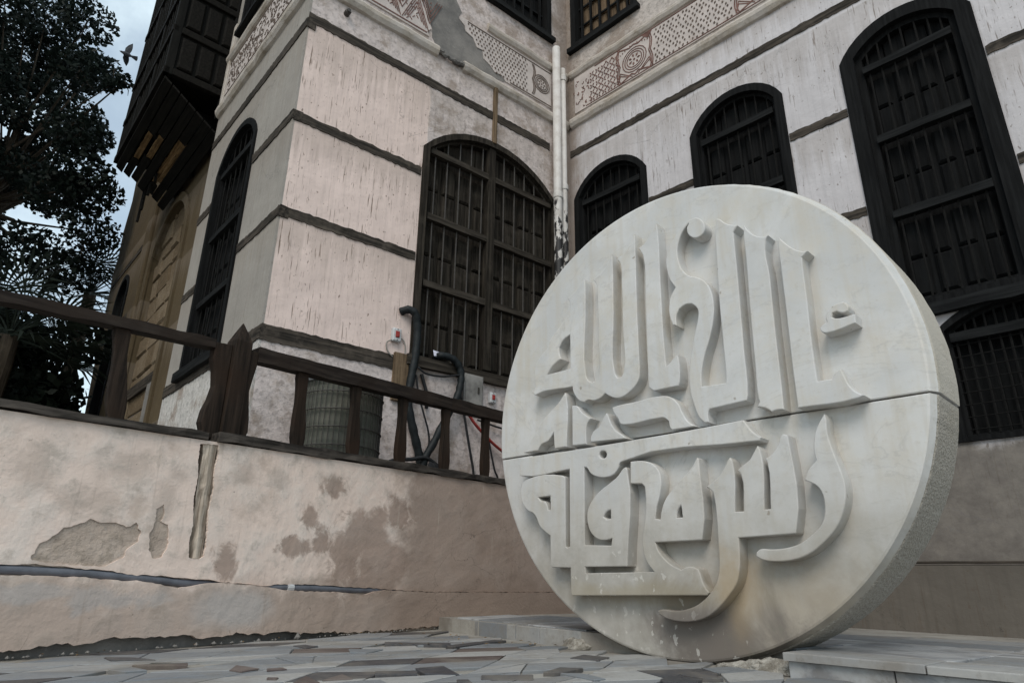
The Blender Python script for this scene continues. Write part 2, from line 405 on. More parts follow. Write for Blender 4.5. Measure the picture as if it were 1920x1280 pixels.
def mat_flat(name, col, rough=0.6, spec=0.4, var=0.3, sc=12):
    n = NT(name, rough, spec); a = n.noise(sc, 5, 0.65)
    c = n.mix(n.step(a, 0.35, 0.7), col, tuple(x*(1-var) for x in col)); n.bump(a, 0.2, 0.004)
    return n.done(c)
m_iron = mat_flat('dark_iron', (0.050, 0.043, 0.036), 0.6, 0.5, 0.5, 30)
m_iron2 = mat_flat('black_iron', (0.011, 0.0108, 0.0105), 0.8, 0.1, 0.4, 30)
m_black = mat_flat('dark_interior', (0.006, 0.006, 0.006), 0.9, 0.1)
m_hose = mat_flat('black_hose', (0.009, 0.013, 0.015), 0.6, 0.3, 0.5, 40)
m_rubber = mat_flat('black_rubber', (0.012, 0.013, 0.015), 0.6, 0.4)
m_red = mat_flat('red_cable', (0.30, 0.035, 0.03), 0.5, 0.4)
m_greyc = mat_flat('grey_cable', (0.32, 0.30, 0.27), 0.6, 0.4)
m_plate = mat_flat('white_plastic', (0.55, 0.56, 0.57), 0.5, 0.4, 0.25)
m_rocker = mat_flat('red_rocker', (0.30, 0.028, 0.022), 0.35, 0.5, 0.1)
m_paper = mat_flat('pale_paper', (0.55, 0.56, 0.66), 0.8, 0.2, 0.2)
m_conduit = mat_flat('blue_grey_pipe', (0.135, 0.145, 0.17), 0.6, 0.4, 0.35, 9)
m_lid = mat_flat('grey_lid', (0.16, 0.165, 0.17), 0.5, 0.5, 0.3)
m_galv = mat_flat('grey_box', (0.27, 0.26, 0.245), 0.7, 0.3, 0.5, 6)
m_mould = None
def mat_mould():
    n = NT('limewashed_moulding', 0.9, 0.2)
    a = n.noise(5, 7, 0.7); b = n.noise(26, 4, 0.6)
    c = n.mix(n.step(a, 0.35, 0.68), (0.52, 0.475, 0.435), (0.43, 0.375, 0.315))
    c = n.mix(n.step(n.noise(2.4, 6, 0.7), 0.50, 0.68, 0, 0.7), c, (0.215, 0.175, 0.13))
    n.bump(a, 0.7, 0.02); n.bump(b, 0.5, 0.006)
    return n.done(c)
m_mould = mat_mould()
def mat_panel():
    n = NT('carved_panel_plaster', 0.9, 0.2)
    a = n.noise(5, 7, 0.7)
    c = n.mix(n.step(a, 0.35, 0.65), (0.56, 0.50, 0.47), (0.46, 0.41, 0.385))
    c = n.mix(n.step(n.noise(3, 6, 0.7), 0.56, 0.72, 0, 0.6), c, (0.33, 0.26, 0.22))
    n.bump(a, 0.6, 0.02)
    return n.done(c)
m_panel = mat_panel()
m_orn = mat_flat('carved_red_brown', (0.20, 0.115, 0.098), 0.9, 0.1, 0.5, 8)
m_orn2 = mat_flat('carved_grey_brown', (0.155, 0.12, 0.10), 0.9, 0.1, 0.4, 8)
def mat_pipe():
    n = NT('peeling_white_pipe', 0.55, 0.4)
    a = n.noise(7, 6, 0.65); pe = n.noise(16, 5, 0.6, n.scale((1, 1, 0.45)))
    c = n.mix(n.step(a, 0.4, 0.7), (0.60, 0.575, 0.55), (0.46, 0.425, 0.39))
    low = n.step(n.xyz[2], 3.2, 4.42, 0.60, 0.44)
    pm = n.math('MULTIPLY', n.step(n.math('SUBTRACT', low, pe), -0.01, 0.03), n.step(n.xyz[2], 4.36, 4.42, 1, 0))
    c = n.mix(pm, c, (0.022, 0.020, 0.020))
    c = n.mix(n.math('MULTIPLY', n.step(n.noise(22, 4, 0.6), 0.66, 0.72), 0.6), c, (0.24, 0.16, 0.10))
    n.bump(pm, -0.4, 0.004)
    return n.done(c)
m_pipe = mat_pipe()
def mat_cond():
    n = NT('condenser_green_grey', 0.7, 0.3); a = n.noise(6, 5, 0.6, n.scale((1, 1, 3)))
    c = n.mix(n.step(a, 0.35, 0.7), (0.075, 0.078, 0.062), (0.115, 0.115, 0.095))
    c = n.mix(n.step(n.noise(22, 4, 0.6), 0.66, 0.74, 0, 0.6), c, (0.20, 0.19, 0.16))
    return n.done(c)
m_cond = mat_cond()

def mat_marble():
    n = NT('white_marble', 0.55, 0.3)
    a = n.noise(1.6, 7, 0.62, dist=0.8); b = n.noise(7, 7, 0.65); run = n.noise(1.0, 5, 0.62, n.scale((14, 14, 0.9)))
    c = n.mix(n.step(a, 0.36, 0.64), (0.62, 0.615, 0.605), (0.525, 0.525, 0.52))
    c = n.mix(n.step(b, 0.42, 0.70, 0, 0.5), c, (0.56, 0.515, 0.44))
    c = n.mix(n.step(run, 0.47, 0.68, 0, 0.42), c, (0.50, 0.455, 0.385))
    ve = n.noise(1.3, 8, 0.6, n.scale((1, 1, 1.7), (2, 7, 3)), 2.2)
    vein = n.math('MULTIPLY', n.step(n.math('ABSOLUTE', n.math('SUBTRACT', ve, 0.5)), 0.0, 0.022, 1, 0), n.step(b, 0.35, 0.6))
    c = n.mix(n.math('MULTIPLY', vein, 0.30), c, (0.36, 0.355, 0.35))
    grit = n.noise(46, 4, 0.7)
    c = n.mix(n.step(grit, 0.56, 0.70, 0, 0.28), c, (0.42, 0.38, 0.32))
    ed = n.noise(3.0, 8, 0.65, n.scale((1, 1, 1), (3, 1, 2)), 0.5)
    # the lower stone turns yellower and darker towards the bottom
    lowm = n.step(n.math('ADD', n.xyz[2], n.math('MULTIPLY', n.math('SUBTRACT', ed, 0.5), 0.5)), 0.25, 0.95, 1, 0)
    c = n.mix(n.math('MULTIPLY', lowm, 0.85), c, n.mix(n.step(b, 0.35, 0.65), (0.42, 0.395, 0.355), (0.32, 0.30, 0.265)))
    yel = n.math('MULTIPLY', n.step(n.noise(2.4, 6, 0.65, n.scale((1, 1, 0.7), (8, 3, 5))), 0.5, 0.68), 0.32)
    c = n.mix(yel, c, (0.52, 0.47, 0.37))
    g = n.math('MULTIPLY', n.blob(.28, .18, .34, .20, 0.6, 0.5, ed), 0.75)
    c = n.mix(n.math('MULTIPLY', g, 0.7), c, (0.35, 0.285, 0.205))
    c = n.mix(n.math('MULTIPLY', n.blob(-.04, .10, .30, .16, 0.6, 0.45, ed), 0.9), c, (0.15, 0.13, 0.115))
    c = n.mix(n.math('MULTIPLY', n.blob(-.36, .26, .42, .05, 0.6, 0.5, ed), 0.55), c, (0.33, 0.285, 0.20))
    c = n.mix(n.math('MULTIPLY', n.blob(.12, .30, .07, .16, 0.6, 0.3, ed), 0.55), c, (0.40, 0.30, 0.18))
    gp = n.step(n.noise(12, 6, 0.7), 0.52, 0.66)
    c = n.mix(n.math('MULTIPLY', n.math('MULTIPLY', gp, n.blob(.25, .10, .22, .08, 0.5, 0.4, ed)), 0.8), c, (0.20, 0.185, 0.15))
    # lime splashes near the ground
    spl = n.math('MULTIPLY', n.step(n.noise(26, 3, 0.55, n.scale((1.0, 1, 0.75))), 0.62, 0.65), n.math('MAXIMUM', n.blob(-.45, .22, .34, .26, 0.4, 0.3, ed), n.blob(-.05, .04, .25, .07, 0.4, 0.3, ed)))
    c = n.mix(n.math('MULTIPLY', spl, 0.55), c, (0.62, 0.60, 0.56))
    spots = n.step(n.noise(18, 2, 0.5, n.scale((1, 1, 1), (1, 6, 3))), 0.745, 0.775)
    c = n.mix(n.math('MULTIPLY', spots, 0.6), c, (0.22, 0.18, 0.13))
    n.bump(b, 0.12, 0.01); n.bump(grit, 0.18, 0.003)
    return n.done(c)
m_marble = mat_marble()
def mat_rim():
    n = NT('pitted_stone_rim', 0.95, 0.15)
    a = n.noise(70, 3, 0.7); b = n.noise(2.5, 5, 0.6); v = n.voro(95)
    c = n.mix(n.step(a, 0.35, 0.65), (0.31, 0.285, 0.245), (0.40, 0.37, 0.325))
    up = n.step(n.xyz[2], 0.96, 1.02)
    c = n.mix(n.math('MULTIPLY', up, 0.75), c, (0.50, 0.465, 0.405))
    c = n.mix(n.step(b, 0.5, 0.7, 0, 0.5), c, (0.30, 0.265, 0.20))
    rg = n.step(n.xyz[2], 0.9, 1.05, 1, 0.35)
    n.bump(n.math('MULTIPLY', a, rg), 0.8, 0.010); n.bump(n.math('MULTIPLY', v, rg), 0.5, 0.008)
    return n.done(c)
m_rim = mat_rim()
def mat_cement():
    n = NT('rough_cement', 0.95, 0.1)
    a = n.noise(14, 6, 0.7); b = n.noise(45, 4, 0.7)
    c = n.mix(n.step(a, 0.38, 0.62), (0.20, 0.18, 0.15), (0.42, 0.395, 0.35)); c = n.mix(n.step(b, 0.6, 0.7, 0, 0.6), c, (0.10, 0.09, 0.075))
    n.bump(a, 0.9, 0.03); n.bump(b, 0.9, 0.01)
    return n.done(c)
m_cement = mat_cement()

def mat_tile(name, ca, cb, vein, rough=0.5, vs=0.5, loc=0.0):
    n = NT(name, rough, 0.4)
    r = n.rnd(); vec = n.shift(n.co, n.math('MULTIPLY', r, 17.0))
    c = n.mix(r, ca, cb)
    v = n.noise(2.2, 7, 0.65, vec, 1.6); st = n.noise(9, 6, 0.65, vec, 0.8)
    c = n.mix(n.math('MULTIPLY', n.step(v, 0.47, 0.60), vs), c, vein)
    c = n.mix(n.step(st, 0.52, 0.7, 0, 0.35), c, tuple(x*0.6 for x in ca))
    d = n.noise(3.1, 6, 0.7)
    c = n.mix(n.step(d, 0.44, 0.66, 0, 0.6), c, (0.185, 0.16, 0.13)); c = n.mix(n.step(n.noise(30, 4, 0.7), 0.56, 0.7, 0, 0.45), c, (0.15, 0.13, 0.11))
    n.bump(st, 0.15, 0.004); n.bump(d, 0.3, 0.01)
    return n.done(c, n.step(d, 0.35, 0.7, rough - 0.12, rough + 0.3))
m_tile = mat_tile('grey_marble_tile', (0.285, 0.29, 0.29), (0.195, 0.205, 0.215), (0.185, 0.20, 0.22))
m_tilew = mat_tile('white_marble_tile', (0.37, 0.365, 0.35), (0.30, 0.295, 0.285), (0.27, 0.28, 0.29))
m_tileb = mat_tile('bluish_marble_tile', (0.165, 0.18, 0.195), (0.215, 0.225, 0.235), (0.14, 0.16, 0.185))
m_tiled = mat_tile('dark_slate_tile', (0.040, 0.042, 0.050), (0.060, 0.058, 0.060), (0.10, 0.10, 0.11), 0.5, 0.25)
m_tiler = mat_tile('brown_marble_tile', (0.070, 0.050, 0.046), (0.10, 0.078, 0.072), (0.22, 0.18, 0.16), 0.5, 0.3)
m_slab = mat_tile('step_marble', (0.46, 0.465, 0.46), (0.38, 0.39, 0.40), (0.17, 0.18, 0.20), 0.45, 0.8)
def mat_ground():
    n = NT('grout_ground', 0.95, 0.15); a = n.noise(3, 7, 0.7); b = n.noise(40, 3, 0.6)
    c = n.mix(n.step(a, 0.35, 0.65), (0.22, 0.20, 0.175), (0.33, 0.315, 0.285)); n.bump(a, 0.5, 0.02); n.bump(b, 0.5, 0.004)
    return n.done(c)
m_ground = mat_ground()
def mat_stone():
    n = NT('coral_stone_block', 0.95, 0.15)
    r = n.rnd(); vec = n.shift(n.co, n.math('MULTIPLY', r, 9.0))
    a = n.noise(4, 7, 0.7, vec); b = n.noise(24, 5, 0.7, vec)
    c = n.mix(r, (0.12, 0.088, 0.055), (0.21, 0.165, 0.115))
    c = n.mix(n.step(a, 0.4, 0.68, 0, 0.75), c, (0.145, 0.105, 0.065)); c = n.mix(n.step(b, 0.55, 0.7, 0, 0.5), c, (0.35, 0.29, 0.21))
    n.bump(a, 0.9, 0.03); n.bump(b, 0.9, 0.012)
    return n.done(c)
m_stone = mat_stone()
def mat_leaf(name, a, b, rough=0.5):
    n = NT(name, rough, 0.08)
    g = n.new('ShaderNodeNewGeometry').outputs['Random Per Island']
    c = n.mix(g, a, b); n.put(n.b.inputs['Base Color'], c)
    tr = n.new('ShaderNodeBsdfTranslucent'); n.put(tr.inputs[0], c)
    ms = n.new('ShaderNodeMixShader'); ms.inputs[0].default_value = 0.18
    n.t.links.new(n.b.outputs[0], ms.inputs[1]); n.t.links.new(tr.outputs[0], ms.inputs[2])
    n.t.links.new(ms.outputs[0], n.t.nodes['Material Output'].inputs[0])
    return n.m
m_leaf = mat_leaf('dark_leaf', (0.008, 0.013, 0.011), (0.018, 0.026, 0.020))
m_leaf2 = mat_leaf('hedge_leaf', (0.009, 0.013, 0.010), (0.018, 0.024, 0.017))
m_palm = mat_leaf('palm_leaf', (0.012, 0.017, 0.013), (0.026, 0.034, 0.026))
m_bark = mat_wood('tree_bark', (0.030, 0.024, 0.018), (0.075, 0.06, 0.045), 'z', 0.95)
m_bird = mat_flat('grey_feathers', (0.055, 0.058, 0.066), 0.8, 0.2, 0.4, 20)
m_roof = mat_flat('roof_screed', (0.35, 0.33, 0.30), 0.95, 0.1, 0.3, 2)

# ------------------------------------------------------------------ curves: smooth the outlines of the letters
def smooth_outline(p, sub=4, corner=38):
    n = len(p); P = [Vector((x, y)) for x, y in p]; tan = []; cor = []
    for i in range(n):
        a = P[i] - P[i-1]; b = P[(i+1) % n] - P[i]
        ang = math.degrees(a.angle(b)) if a.length > 1e-6 and b.length > 1e-6 else 0
        cor.append(ang > corner); tan.append((a.normalized() + b.normalized()).normalized() if (a.length*b.length) > 0 and ang < 179 else b.normalized())
    out = []
    for i in range(n):
        j = (i+1) % n; d = P[j] - P[i]; L = d.length
        out.append(tuple(P[i]))
        if (cor[i] and cor[j]) or L < 0.006: continue
        m0 = (d.normalized() if cor[i] else tan[i]) * L; m1 = (d.normalized() if cor[j] else tan[j]) * L
        for k in range(1, sub):
            t = k/sub
            q = P[i]*(2*t**3-3*t**2+1) + m0*(t**3-2*t**2+t) + P[j]*(-2*t**3+3*t**2) + m1*(t**3-t**2)
            out.append(tuple(q))
    return out
def shrink(p, d):
    # move a closed outline inwards by d (mitred, limited)
    n = len(p); ar = sum(p[i][0]*p[(i+1) % n][1]-p[(i+1) % n][0]*p[i][1] for i in range(n)); sg = 1 if ar > 0 else -1
    out = []
    for i in range(n):
        a = Vector(p[i]) - Vector(p[i-1]); b = Vector(p[(i+1) % n]) - Vector(p[i])
        if a.length < 1e-7 or b.length < 1e-7: out.append(p[i]); continue
        a.normalize(); b.normalize()
        na = Vector((-a.y, a.x))*sg; nb = Vector((-b.y, b.x))*sg; m = na+nb
        if m.length < 0.35: m = na
        m = m.normalized() * min(d / max(0.5, m.normalized().dot(na)), d*1.6)
        out.append((p[i][0]+m.x, p[i][1]+m.y))
    return out
def raised(outer, holes, y_face, y_back, r=0.004):
    # a letter cut in relief: flat front, softened edge, walls down into the stone
    mb = MB()
    lo = smooth_outline(outer); lh = [smooth_outline(h, 3) for h in holes]
    rings = [(0.0, y_back), (0.0, y_face + r), (r*0.35, y_face + r*0.35), (r, y_face)]
    def area(p): return sum(p[i][0]*p[(i+1) % len(p)][1]-p[(i+1) % len(p)][0]*p[i][1] for i in range(len(p)))
    loops = [lo if area(lo) > 0 else lo[::-1]] + [h if area(h) < 0 else h[::-1] for h in lh]
    fronts = []
    for li, l in enumerate(loops):
        base = len(mb.v); m = len(l)
        for d, y in rings:
            q = shrink(l, d if li == 0 else -d) if d else l
            mb.v += [(a, y, b) for a, b in q]
        for k in range(len(rings)-1):
            for i in range(m):
                a, b = base+k*m+i, base+k*m+(i+1) % m
                mb.f.append((a, b, b+m, a+m)); mb.mi.append(0)
        fronts.append([base+(len(rings)-1)*m+i for i in range(m)])
    tri = tessellate_polygon([[Vector((mb.v[i][0], mb.v[i][2], 0)) for i in f] for f in fronts])
    flat = [i for f in fronts for i in f]
    for t in tri:
        a, b, c = (mb.v[flat[i]] for i in t)
        if (b[0]-a[0])*(c[2]-a[2])-(c[0]-a[0])*(b[2]-a[2]) < 0: t = t[::-1]
        mb.f.append(tuple(flat[i] for i in t)); mb.mi.append(0)
    return mb
LETTERS = [
 ([(-1.03,1.352),(-0.992,1.375),(-1.006,1.429),(-0.992,1.515),(-0.935,1.571),(-0.897,1.596),(-0.881,1.637),(-0.809,1.698),(-0.735,1.762),(-0.718,1.802),(-0.725,1.839),(-0.739,1.863),(-0.672,1.898),(-0.611,1.949),(-0.607,1.923),(-0.61,1.732),(-0.618,1.369),(-0.603,1.337),(-0.576,1.322),(-0.546,1.33),(-0.53,1.351),(-0.525,1.521),(-0.521,1.802),(-0.524,1.881),(-0.549,1.923),(-0.486,1.947),(-0.433,1.994),(-0.409,2.036),(-0.408,1.999),(-0.417,1.678),(-0.424,1.34),(-0.409,1.314),(-0.383,1.315),(-0.369,1.335),(-0.361,1.571),(-0.354,1.846),(-0.356,1.957),(-0.379,1.994),(-0.319,2.017),(-0.279,2.065),(-0.256,2.105),(-0.254,2.085),(-0.255,2.003),(-0.265,1.68),(-0.269,1.408),(-0.27,1.323),(-0.277,1.282),(-0.298,1.253),(-0.334,1.227),(-0.384,1.206),(-0.424,1.207),(-0.464,1.225),(-0.492,1.245),(-0.527,1.225),(-0.569,1.22),(-0.612,1.23),(-0.634,1.222),(-0.667,1.235),(-0.694,1.265),(-0.711,1.297),(-0.716,1.325),(-0.756,1.326),(-0.826,1.332),(-0.936,1.337),(-0.999,1.327)], [[(-0.726,1.634),(-0.727,1.431),(-0.904,1.433),(-0.876,1.465),(-0.836,1.49),(-0.797,1.505),(-0.809,1.542),(-0.81,1.576),(-0.78,1.614)]]),
 ([(-0.112,2.112),(-0.162,2.055),(-0.2,2.019),(-0.236,2.008),(-0.217,1.978),(-0.207,1.948),(-0.21,1.709),(-0.218,1.447),(-0.222,1.226),(-0.193,1.203),(-0.055,1.202),(-0.048,1.22),(-0.042,1.323),(-0.049,1.361),(-0.074,1.342),(-0.102,1.32),(-0.115,1.315),(-0.118,1.465),(-0.114,1.769),(-0.108,2.053)], []),
 ([(0.079,2.04),(0.06,2.026),(0.031,1.998),(0.012,1.963),(-0.002,1.915),(-0,1.857),(0.014,1.801),(0.046,1.754),(0.095,1.726),(0.136,1.688),(0.16,1.634),(0.167,1.556),(0.156,1.483),(0.129,1.398),(0.096,1.323),(0.071,1.238),(0.067,1.176),(0.095,1.173),(0.187,1.169),(0.19,1.183),(0.194,1.327),(0.195,1.51),(0.205,1.795),(0.214,1.943),(0.226,2.001),(0.238,1.996),(0.271,1.958),(0.311,1.932),(0.328,1.924),(0.304,1.897),(0.303,1.819),(0.299,1.619),(0.29,1.305),(0.283,1.093),(0.276,1.071),(0.096,1.062),(0.088,1.05),(0.086,1.003),(0.065,1.003),(0.04,1.032),(0.021,1.087),(0.007,1.152),(0.005,1.233),(0.015,1.295),(0.032,1.366),(0.053,1.435),(0.073,1.496),(0.083,1.542),(0.076,1.572),(0.053,1.598),(0.018,1.604),(-0.02,1.59),(-0.038,1.556),(-0.04,1.509),(-0.06,1.515),(-0.074,1.566),(-0.075,1.616),(-0.06,1.672),(-0.03,1.711),(-0.058,1.763),(-0.07,1.819),(-0.071,1.882),(-0.05,1.938),(-0.013,1.988),(0.028,2.026),(0.062,2.049),(0.089,2.055),(0.12,2.051),(0.144,2.03),(0.158,2.001),(0.16,1.974),(0.147,1.95),(0.125,1.94),(0.1,1.943),(0.075,1.963),(0.062,1.991),(0.063,2.017)], []),
 ([(0.36,1.91),(0.375,1.879),(0.406,1.84),(0.448,1.817),(0.467,1.817),(0.452,1.797),(0.449,1.617),(0.441,1.354),(0.438,1.145),(0.434,1.005),(0.4,1.007),(0.38,1.003),(0.366,1.017),(0.343,1.029),(0.32,1.035),(0.333,1.055),(0.329,1.076),(0.333,1.226),(0.34,1.505),(0.35,1.744),(0.353,1.878)], []),
 ([(0.513,1.788),(0.541,1.745),(0.569,1.711),(0.602,1.686),(0.627,1.679),(0.599,1.657),(0.597,1.63),(0.594,1.482),(0.587,1.299),(0.585,1.179),(0.585,1.098),(0.643,1.096),(0.657,1.12),(0.682,1.13),(0.692,1.094),(0.701,1.062),(0.723,1.028),(0.75,1.009),(0.732,1.002),(0.492,1.001),(0.493,1.175),(0.499,1.424),(0.503,1.644),(0.507,1.766)], []),
 ([(0.628,1.32),(0.641,1.331),(0.658,1.338),(0.656,1.359),(0.671,1.388),(0.699,1.404),(0.729,1.408),(0.745,1.397),(0.75,1.379),(0.745,1.364),(0.731,1.359),(0.717,1.363),(0.702,1.373),(0.685,1.37),(0.68,1.355),(0.693,1.345),(0.769,1.344),(0.767,1.305),(0.653,1.291),(0.636,1.297),(0.628,1.307)], []),
 ([(-0.77,1.301),(-0.823,1.248),(-0.896,1.199),(-0.955,1.153),(-0.985,1.113),(-1.026,1.074),(-1.053,1.016),(-1.088,1.002),(-0.978,1.002),(-0.953,1.031),(-0.9,1.046),(-0.871,1.072),(-0.857,1.089),(-0.852,0.997),(-0.765,0.997),(-0.76,1.281)], []),
 ([(-0.72,1.217),(-0.685,1.209),(-0.653,1.17),(-0.62,1.144),(-0.592,1.126),(-0.619,1.102),(-0.628,1.067),(-0.627,0.993),(-0.724,0.997)], []),
 ([(-0.49,1.139),(-0.519,1.103),(-0.539,1.075),(-0.578,1.055),(-0.599,1.02),(-0.597,1),(-0.373,0.99),(-0.39,1.006),(-0.436,1.04),(-0.464,1.084),(-0.481,1.127)], []),
 ([(-0.452,1.161),(-0.418,1.166),(-0.299,1.167),(-0.185,1.172),(-0.121,1.163),(-0.09,1.145),(-0.061,1.111),(-0.044,1.067),(-0.018,1.021),(0.016,0.995),(-0.107,0.995),(-0.117,1.008),(-0.122,1.039),(-0.145,1.059),(-0.171,1.063),(-0.387,1.062),(-0.408,1.071),(-0.415,1.094),(-0.441,1.131)], []),
 ([(-1.109,0.973),(-0.732,0.972),(-0.266,0.976),(0.061,0.982),(0.25,0.988),(0.264,0.967),(0.285,0.933),(0.321,0.901),(0.314,0.888),(-0.409,0.876),(-0.419,0.87),(-0.428,0.849),(-0.459,0.819),(-0.508,0.809),(-0.556,0.815),(-0.605,0.838),(-0.63,0.87),(-0.646,0.874),(-0.655,0.485),(-0.49,0.479),(-0.483,0.512),(-0.521,0.505),(-0.568,0.51),(-0.616,0.547),(-0.635,0.604),(-0.631,0.651),(-0.604,0.697),(-0.547,0.745),(-0.485,0.778),(-0.436,0.807),(-0.399,0.842),(-0.384,0.848),(-0.376,0.835),(-0.4,0.386),(-0.404,0.382),(-0.656,0.38),(-0.653,0.351),(-0.253,0.359),(-0.288,0.399),(-0.306,0.45),(-0.309,0.493),(-0.297,0.553),(-0.282,0.614),(-0.276,0.684),(-0.278,0.743),(-0.293,0.759),(-0.36,0.765),(-0.354,0.871),(-0.317,0.871),(-0.262,0.863),(-0.22,0.842),(-0.191,0.803),(-0.186,0.757),(-0.199,0.696),(-0.218,0.645),(-0.229,0.593),(-0.203,0.588),(-0.194,0.626),(-0.169,0.677),(-0.125,0.721),(-0.07,0.765),(-0.017,0.812),(0.011,0.85),(0.019,0.844),(0.004,0.496),(-0,0.491),(-0.237,0.487),(-0.224,0.452),(-0.195,0.417),(-0.156,0.387),(-0.111,0.368),(-0.094,0.376),(-0.056,0.381),(-0.027,0.37),(-0.018,0.349),(-0.006,0.309),(0.016,0.276),(0.005,0.265),(-0.743,0.244),(-0.751,0.253),(-0.752,0.376),(-0.876,0.378),(-0.887,0.387),(-0.888,0.537),(-0.915,0.552),(-0.964,0.589),(-0.993,0.641),(-1.014,0.66),(-1.051,0.675),(-1.096,0.719),(-1.112,0.784),(-1.097,0.831),(-1.059,0.849),(-0.802,0.846),(-0.778,0.834),(-0.782,0.481),(-0.769,0.473),(-0.753,0.48),(-0.747,0.874),(-1.105,0.871),(-1.121,0.879)], [[(-0.974,0.742),(-0.886,0.744),(-0.884,0.67),(-0.901,0.671),(-0.912,0.702),(-0.928,0.72),(-0.957,0.725)], [(-0.485,0.647),(-0.487,0.606),(-0.511,0.604),(-0.53,0.617),(-0.521,0.631),(-0.503,0.644)], [(-0.498,0.923),(-0.501,0.913),(-0.51,0.907),(-0.522,0.906),(-0.533,0.91),(-0.541,0.918),(-0.544,0.928),(-0.541,0.937),(-0.532,0.944),(-0.52,0.945),(-0.508,0.941),(-0.5,0.933)], [(-0.088,0.645),(-0.085,0.592),(-0.115,0.591),(-0.111,0.615),(-0.099,0.636)]]),
 ([(0.045,0.717),(0.061,0.726),(0.107,0.753),(0.139,0.789),(0.162,0.826),(0.17,0.833),(0.18,0.815),(0.17,0.602),(0.209,0.602),(0.213,0.756),(0.2,0.774),(0.214,0.786),(0.257,0.811),(0.284,0.846),(0.3,0.868),(0.311,0.847),(0.3,0.604),(0.326,0.605),(0.335,0.794),(0.329,0.81),(0.36,0.825),(0.391,0.863),(0.408,0.898),(0.417,0.903),(0.434,0.895),(0.436,0.882),(0.418,0.509),(0.414,0.504),(0.174,0.495),(0.172,0.429),(0.161,0.358),(0.143,0.312),(0.102,0.264),(0.051,0.216),(-0.008,0.178),(-0.076,0.159),(-0.144,0.156),(-0.204,0.165),(-0.239,0.18),(-0.245,0.194),(-0.227,0.201),(-0.161,0.198),(-0.101,0.206),(-0.041,0.228),(0.02,0.274),(0.058,0.326),(0.073,0.382),(0.078,0.471),(0.081,0.638),(0.076,0.69),(0.059,0.707)], []),
 ([(0.592,0.96),(0.568,0.929),(0.547,0.892),(0.534,0.845),(0.532,0.805),(0.535,0.779),(0.508,0.756),(0.493,0.737),(0.479,0.707),(0.499,0.697),(0.524,0.68),(0.539,0.651),(0.542,0.609),(0.534,0.565),(0.514,0.528),(0.479,0.499),(0.428,0.467),(0.37,0.451),(0.313,0.447),(0.262,0.448),(0.244,0.436),(0.242,0.421),(0.262,0.409),(0.299,0.401),(0.356,0.401),(0.413,0.41),(0.47,0.433),(0.529,0.476),(0.577,0.525),(0.606,0.576),(0.625,0.634),(0.628,0.694),(0.62,0.74),(0.602,0.82),(0.593,0.885),(0.596,0.937)], []),
]

# ================================================================== GROUND
g = MB(); g.add([(-150, -150, -0.012), (150, -150, -0.012), (150, 150, -0.012), (-150, 150, -0.012)], [(0, 1, 2, 3)])
pavement = tag(obj('pavement', g, m_ground), kind='structure')
parent_inv['pavement'] = I4.inverted()
SLIVERS = [
 ([(-1.041,3.477),(-0.996,3.53),(-0.914,3.46),(-0.952,3.378)],'d'), ([(-0.641,3.725),(-0.298,3.72),(-0.29,3.626),(-0.626,3.638)],'d'),
 ([(-0.31,3.574),(-0.075,3.95),(-0.01,3.927),(-0.269,3.499)],'d'), ([(-0.744,3.355),(-0.585,3.375),(-0.629,3.205),(-0.711,3.24)],'b'),
 ([(-0.481,2.632),(-0.33,2.655),(-0.318,2.562),(-0.465,2.549)],'d'), ([(-0.348,2.722),(-0.247,2.796),(-0.17,2.577),(-0.293,2.579)],'d'),
 ([(-0.092,2.556),(0.092,2.587),(0.088,2.481),(-0.089,2.465)],'d'), ([(-0.69,2.351),(-0.687,2.484),(-0.604,2.352)],'r'),
 ([(-0.609,2.397),(-0.578,2.545),(-0.519,2.445)],'r'), ([(-0.562,2.33),(-0.475,2.40),(-0.42,2.42),(-0.36,2.30)],'b'),
 ([(-0.171,2.45),(-0.13,2.455),(-0.116,2.395),(-0.165,2.391)],'d'), ([(-0.883,2.66),(-0.834,2.696),(-0.806,2.652),(-0.863,2.602)],'r'),
 ([(-0.975,3.021),(-0.817,3.04),(-0.771,2.856),(-0.84,2.849)],'b'), ([(-0.807,2.441),(-0.768,2.444),(-0.762,2.404),(-0.793,2.401)],'r'),
 ([(-1.632,2.921),(-1.526,2.934),(-1.395,2.864),(-1.556,2.837)],'d'), ([(-1.402,2.705),(-1.226,2.777),(-1.199,2.714),(-1.373,2.68)],'r'),
 ([(-1.412,2.57),(-1.372,2.649),(-1.278,2.576),(-1.33,2.528)],'b'), ([(-1.001,2.611),(-1.029,2.744),(-0.908,2.657),(-0.942,2.573)],'r'),
 ([(0.27,3.123),(0.343,3.264),(0.449,3.169),(0.384,3.046)],'d'), ([(0.131,2.66),(0.201,2.80),(0.291,2.785),(0.202,2.655)],'d'),
 ([(0.53,2.52),(0.584,2.62),(0.68,2.54),(0.641,2.457),(0.526,2.447)],'d'), ([(0.631,2.641),(0.679,2.753),(0.757,2.678),(0.76,2.557),(0.69,2.567)],'d'),
 ([(0.192,2.64),(0.27,2.645),(0.339,2.512),(0.296,2.477)],'b')]
def inside(p, poly):
    x, y = p; c = False; n = len(poly)
    for i in range(n):
        (x1, y1), (x2, y2) = poly[i], poly[(i+1) % n]
        if (y1 > y) != (y2 > y) and x < (x2-x1)*(y-y1)/(y2-y1)+x1: c = not c
    return c
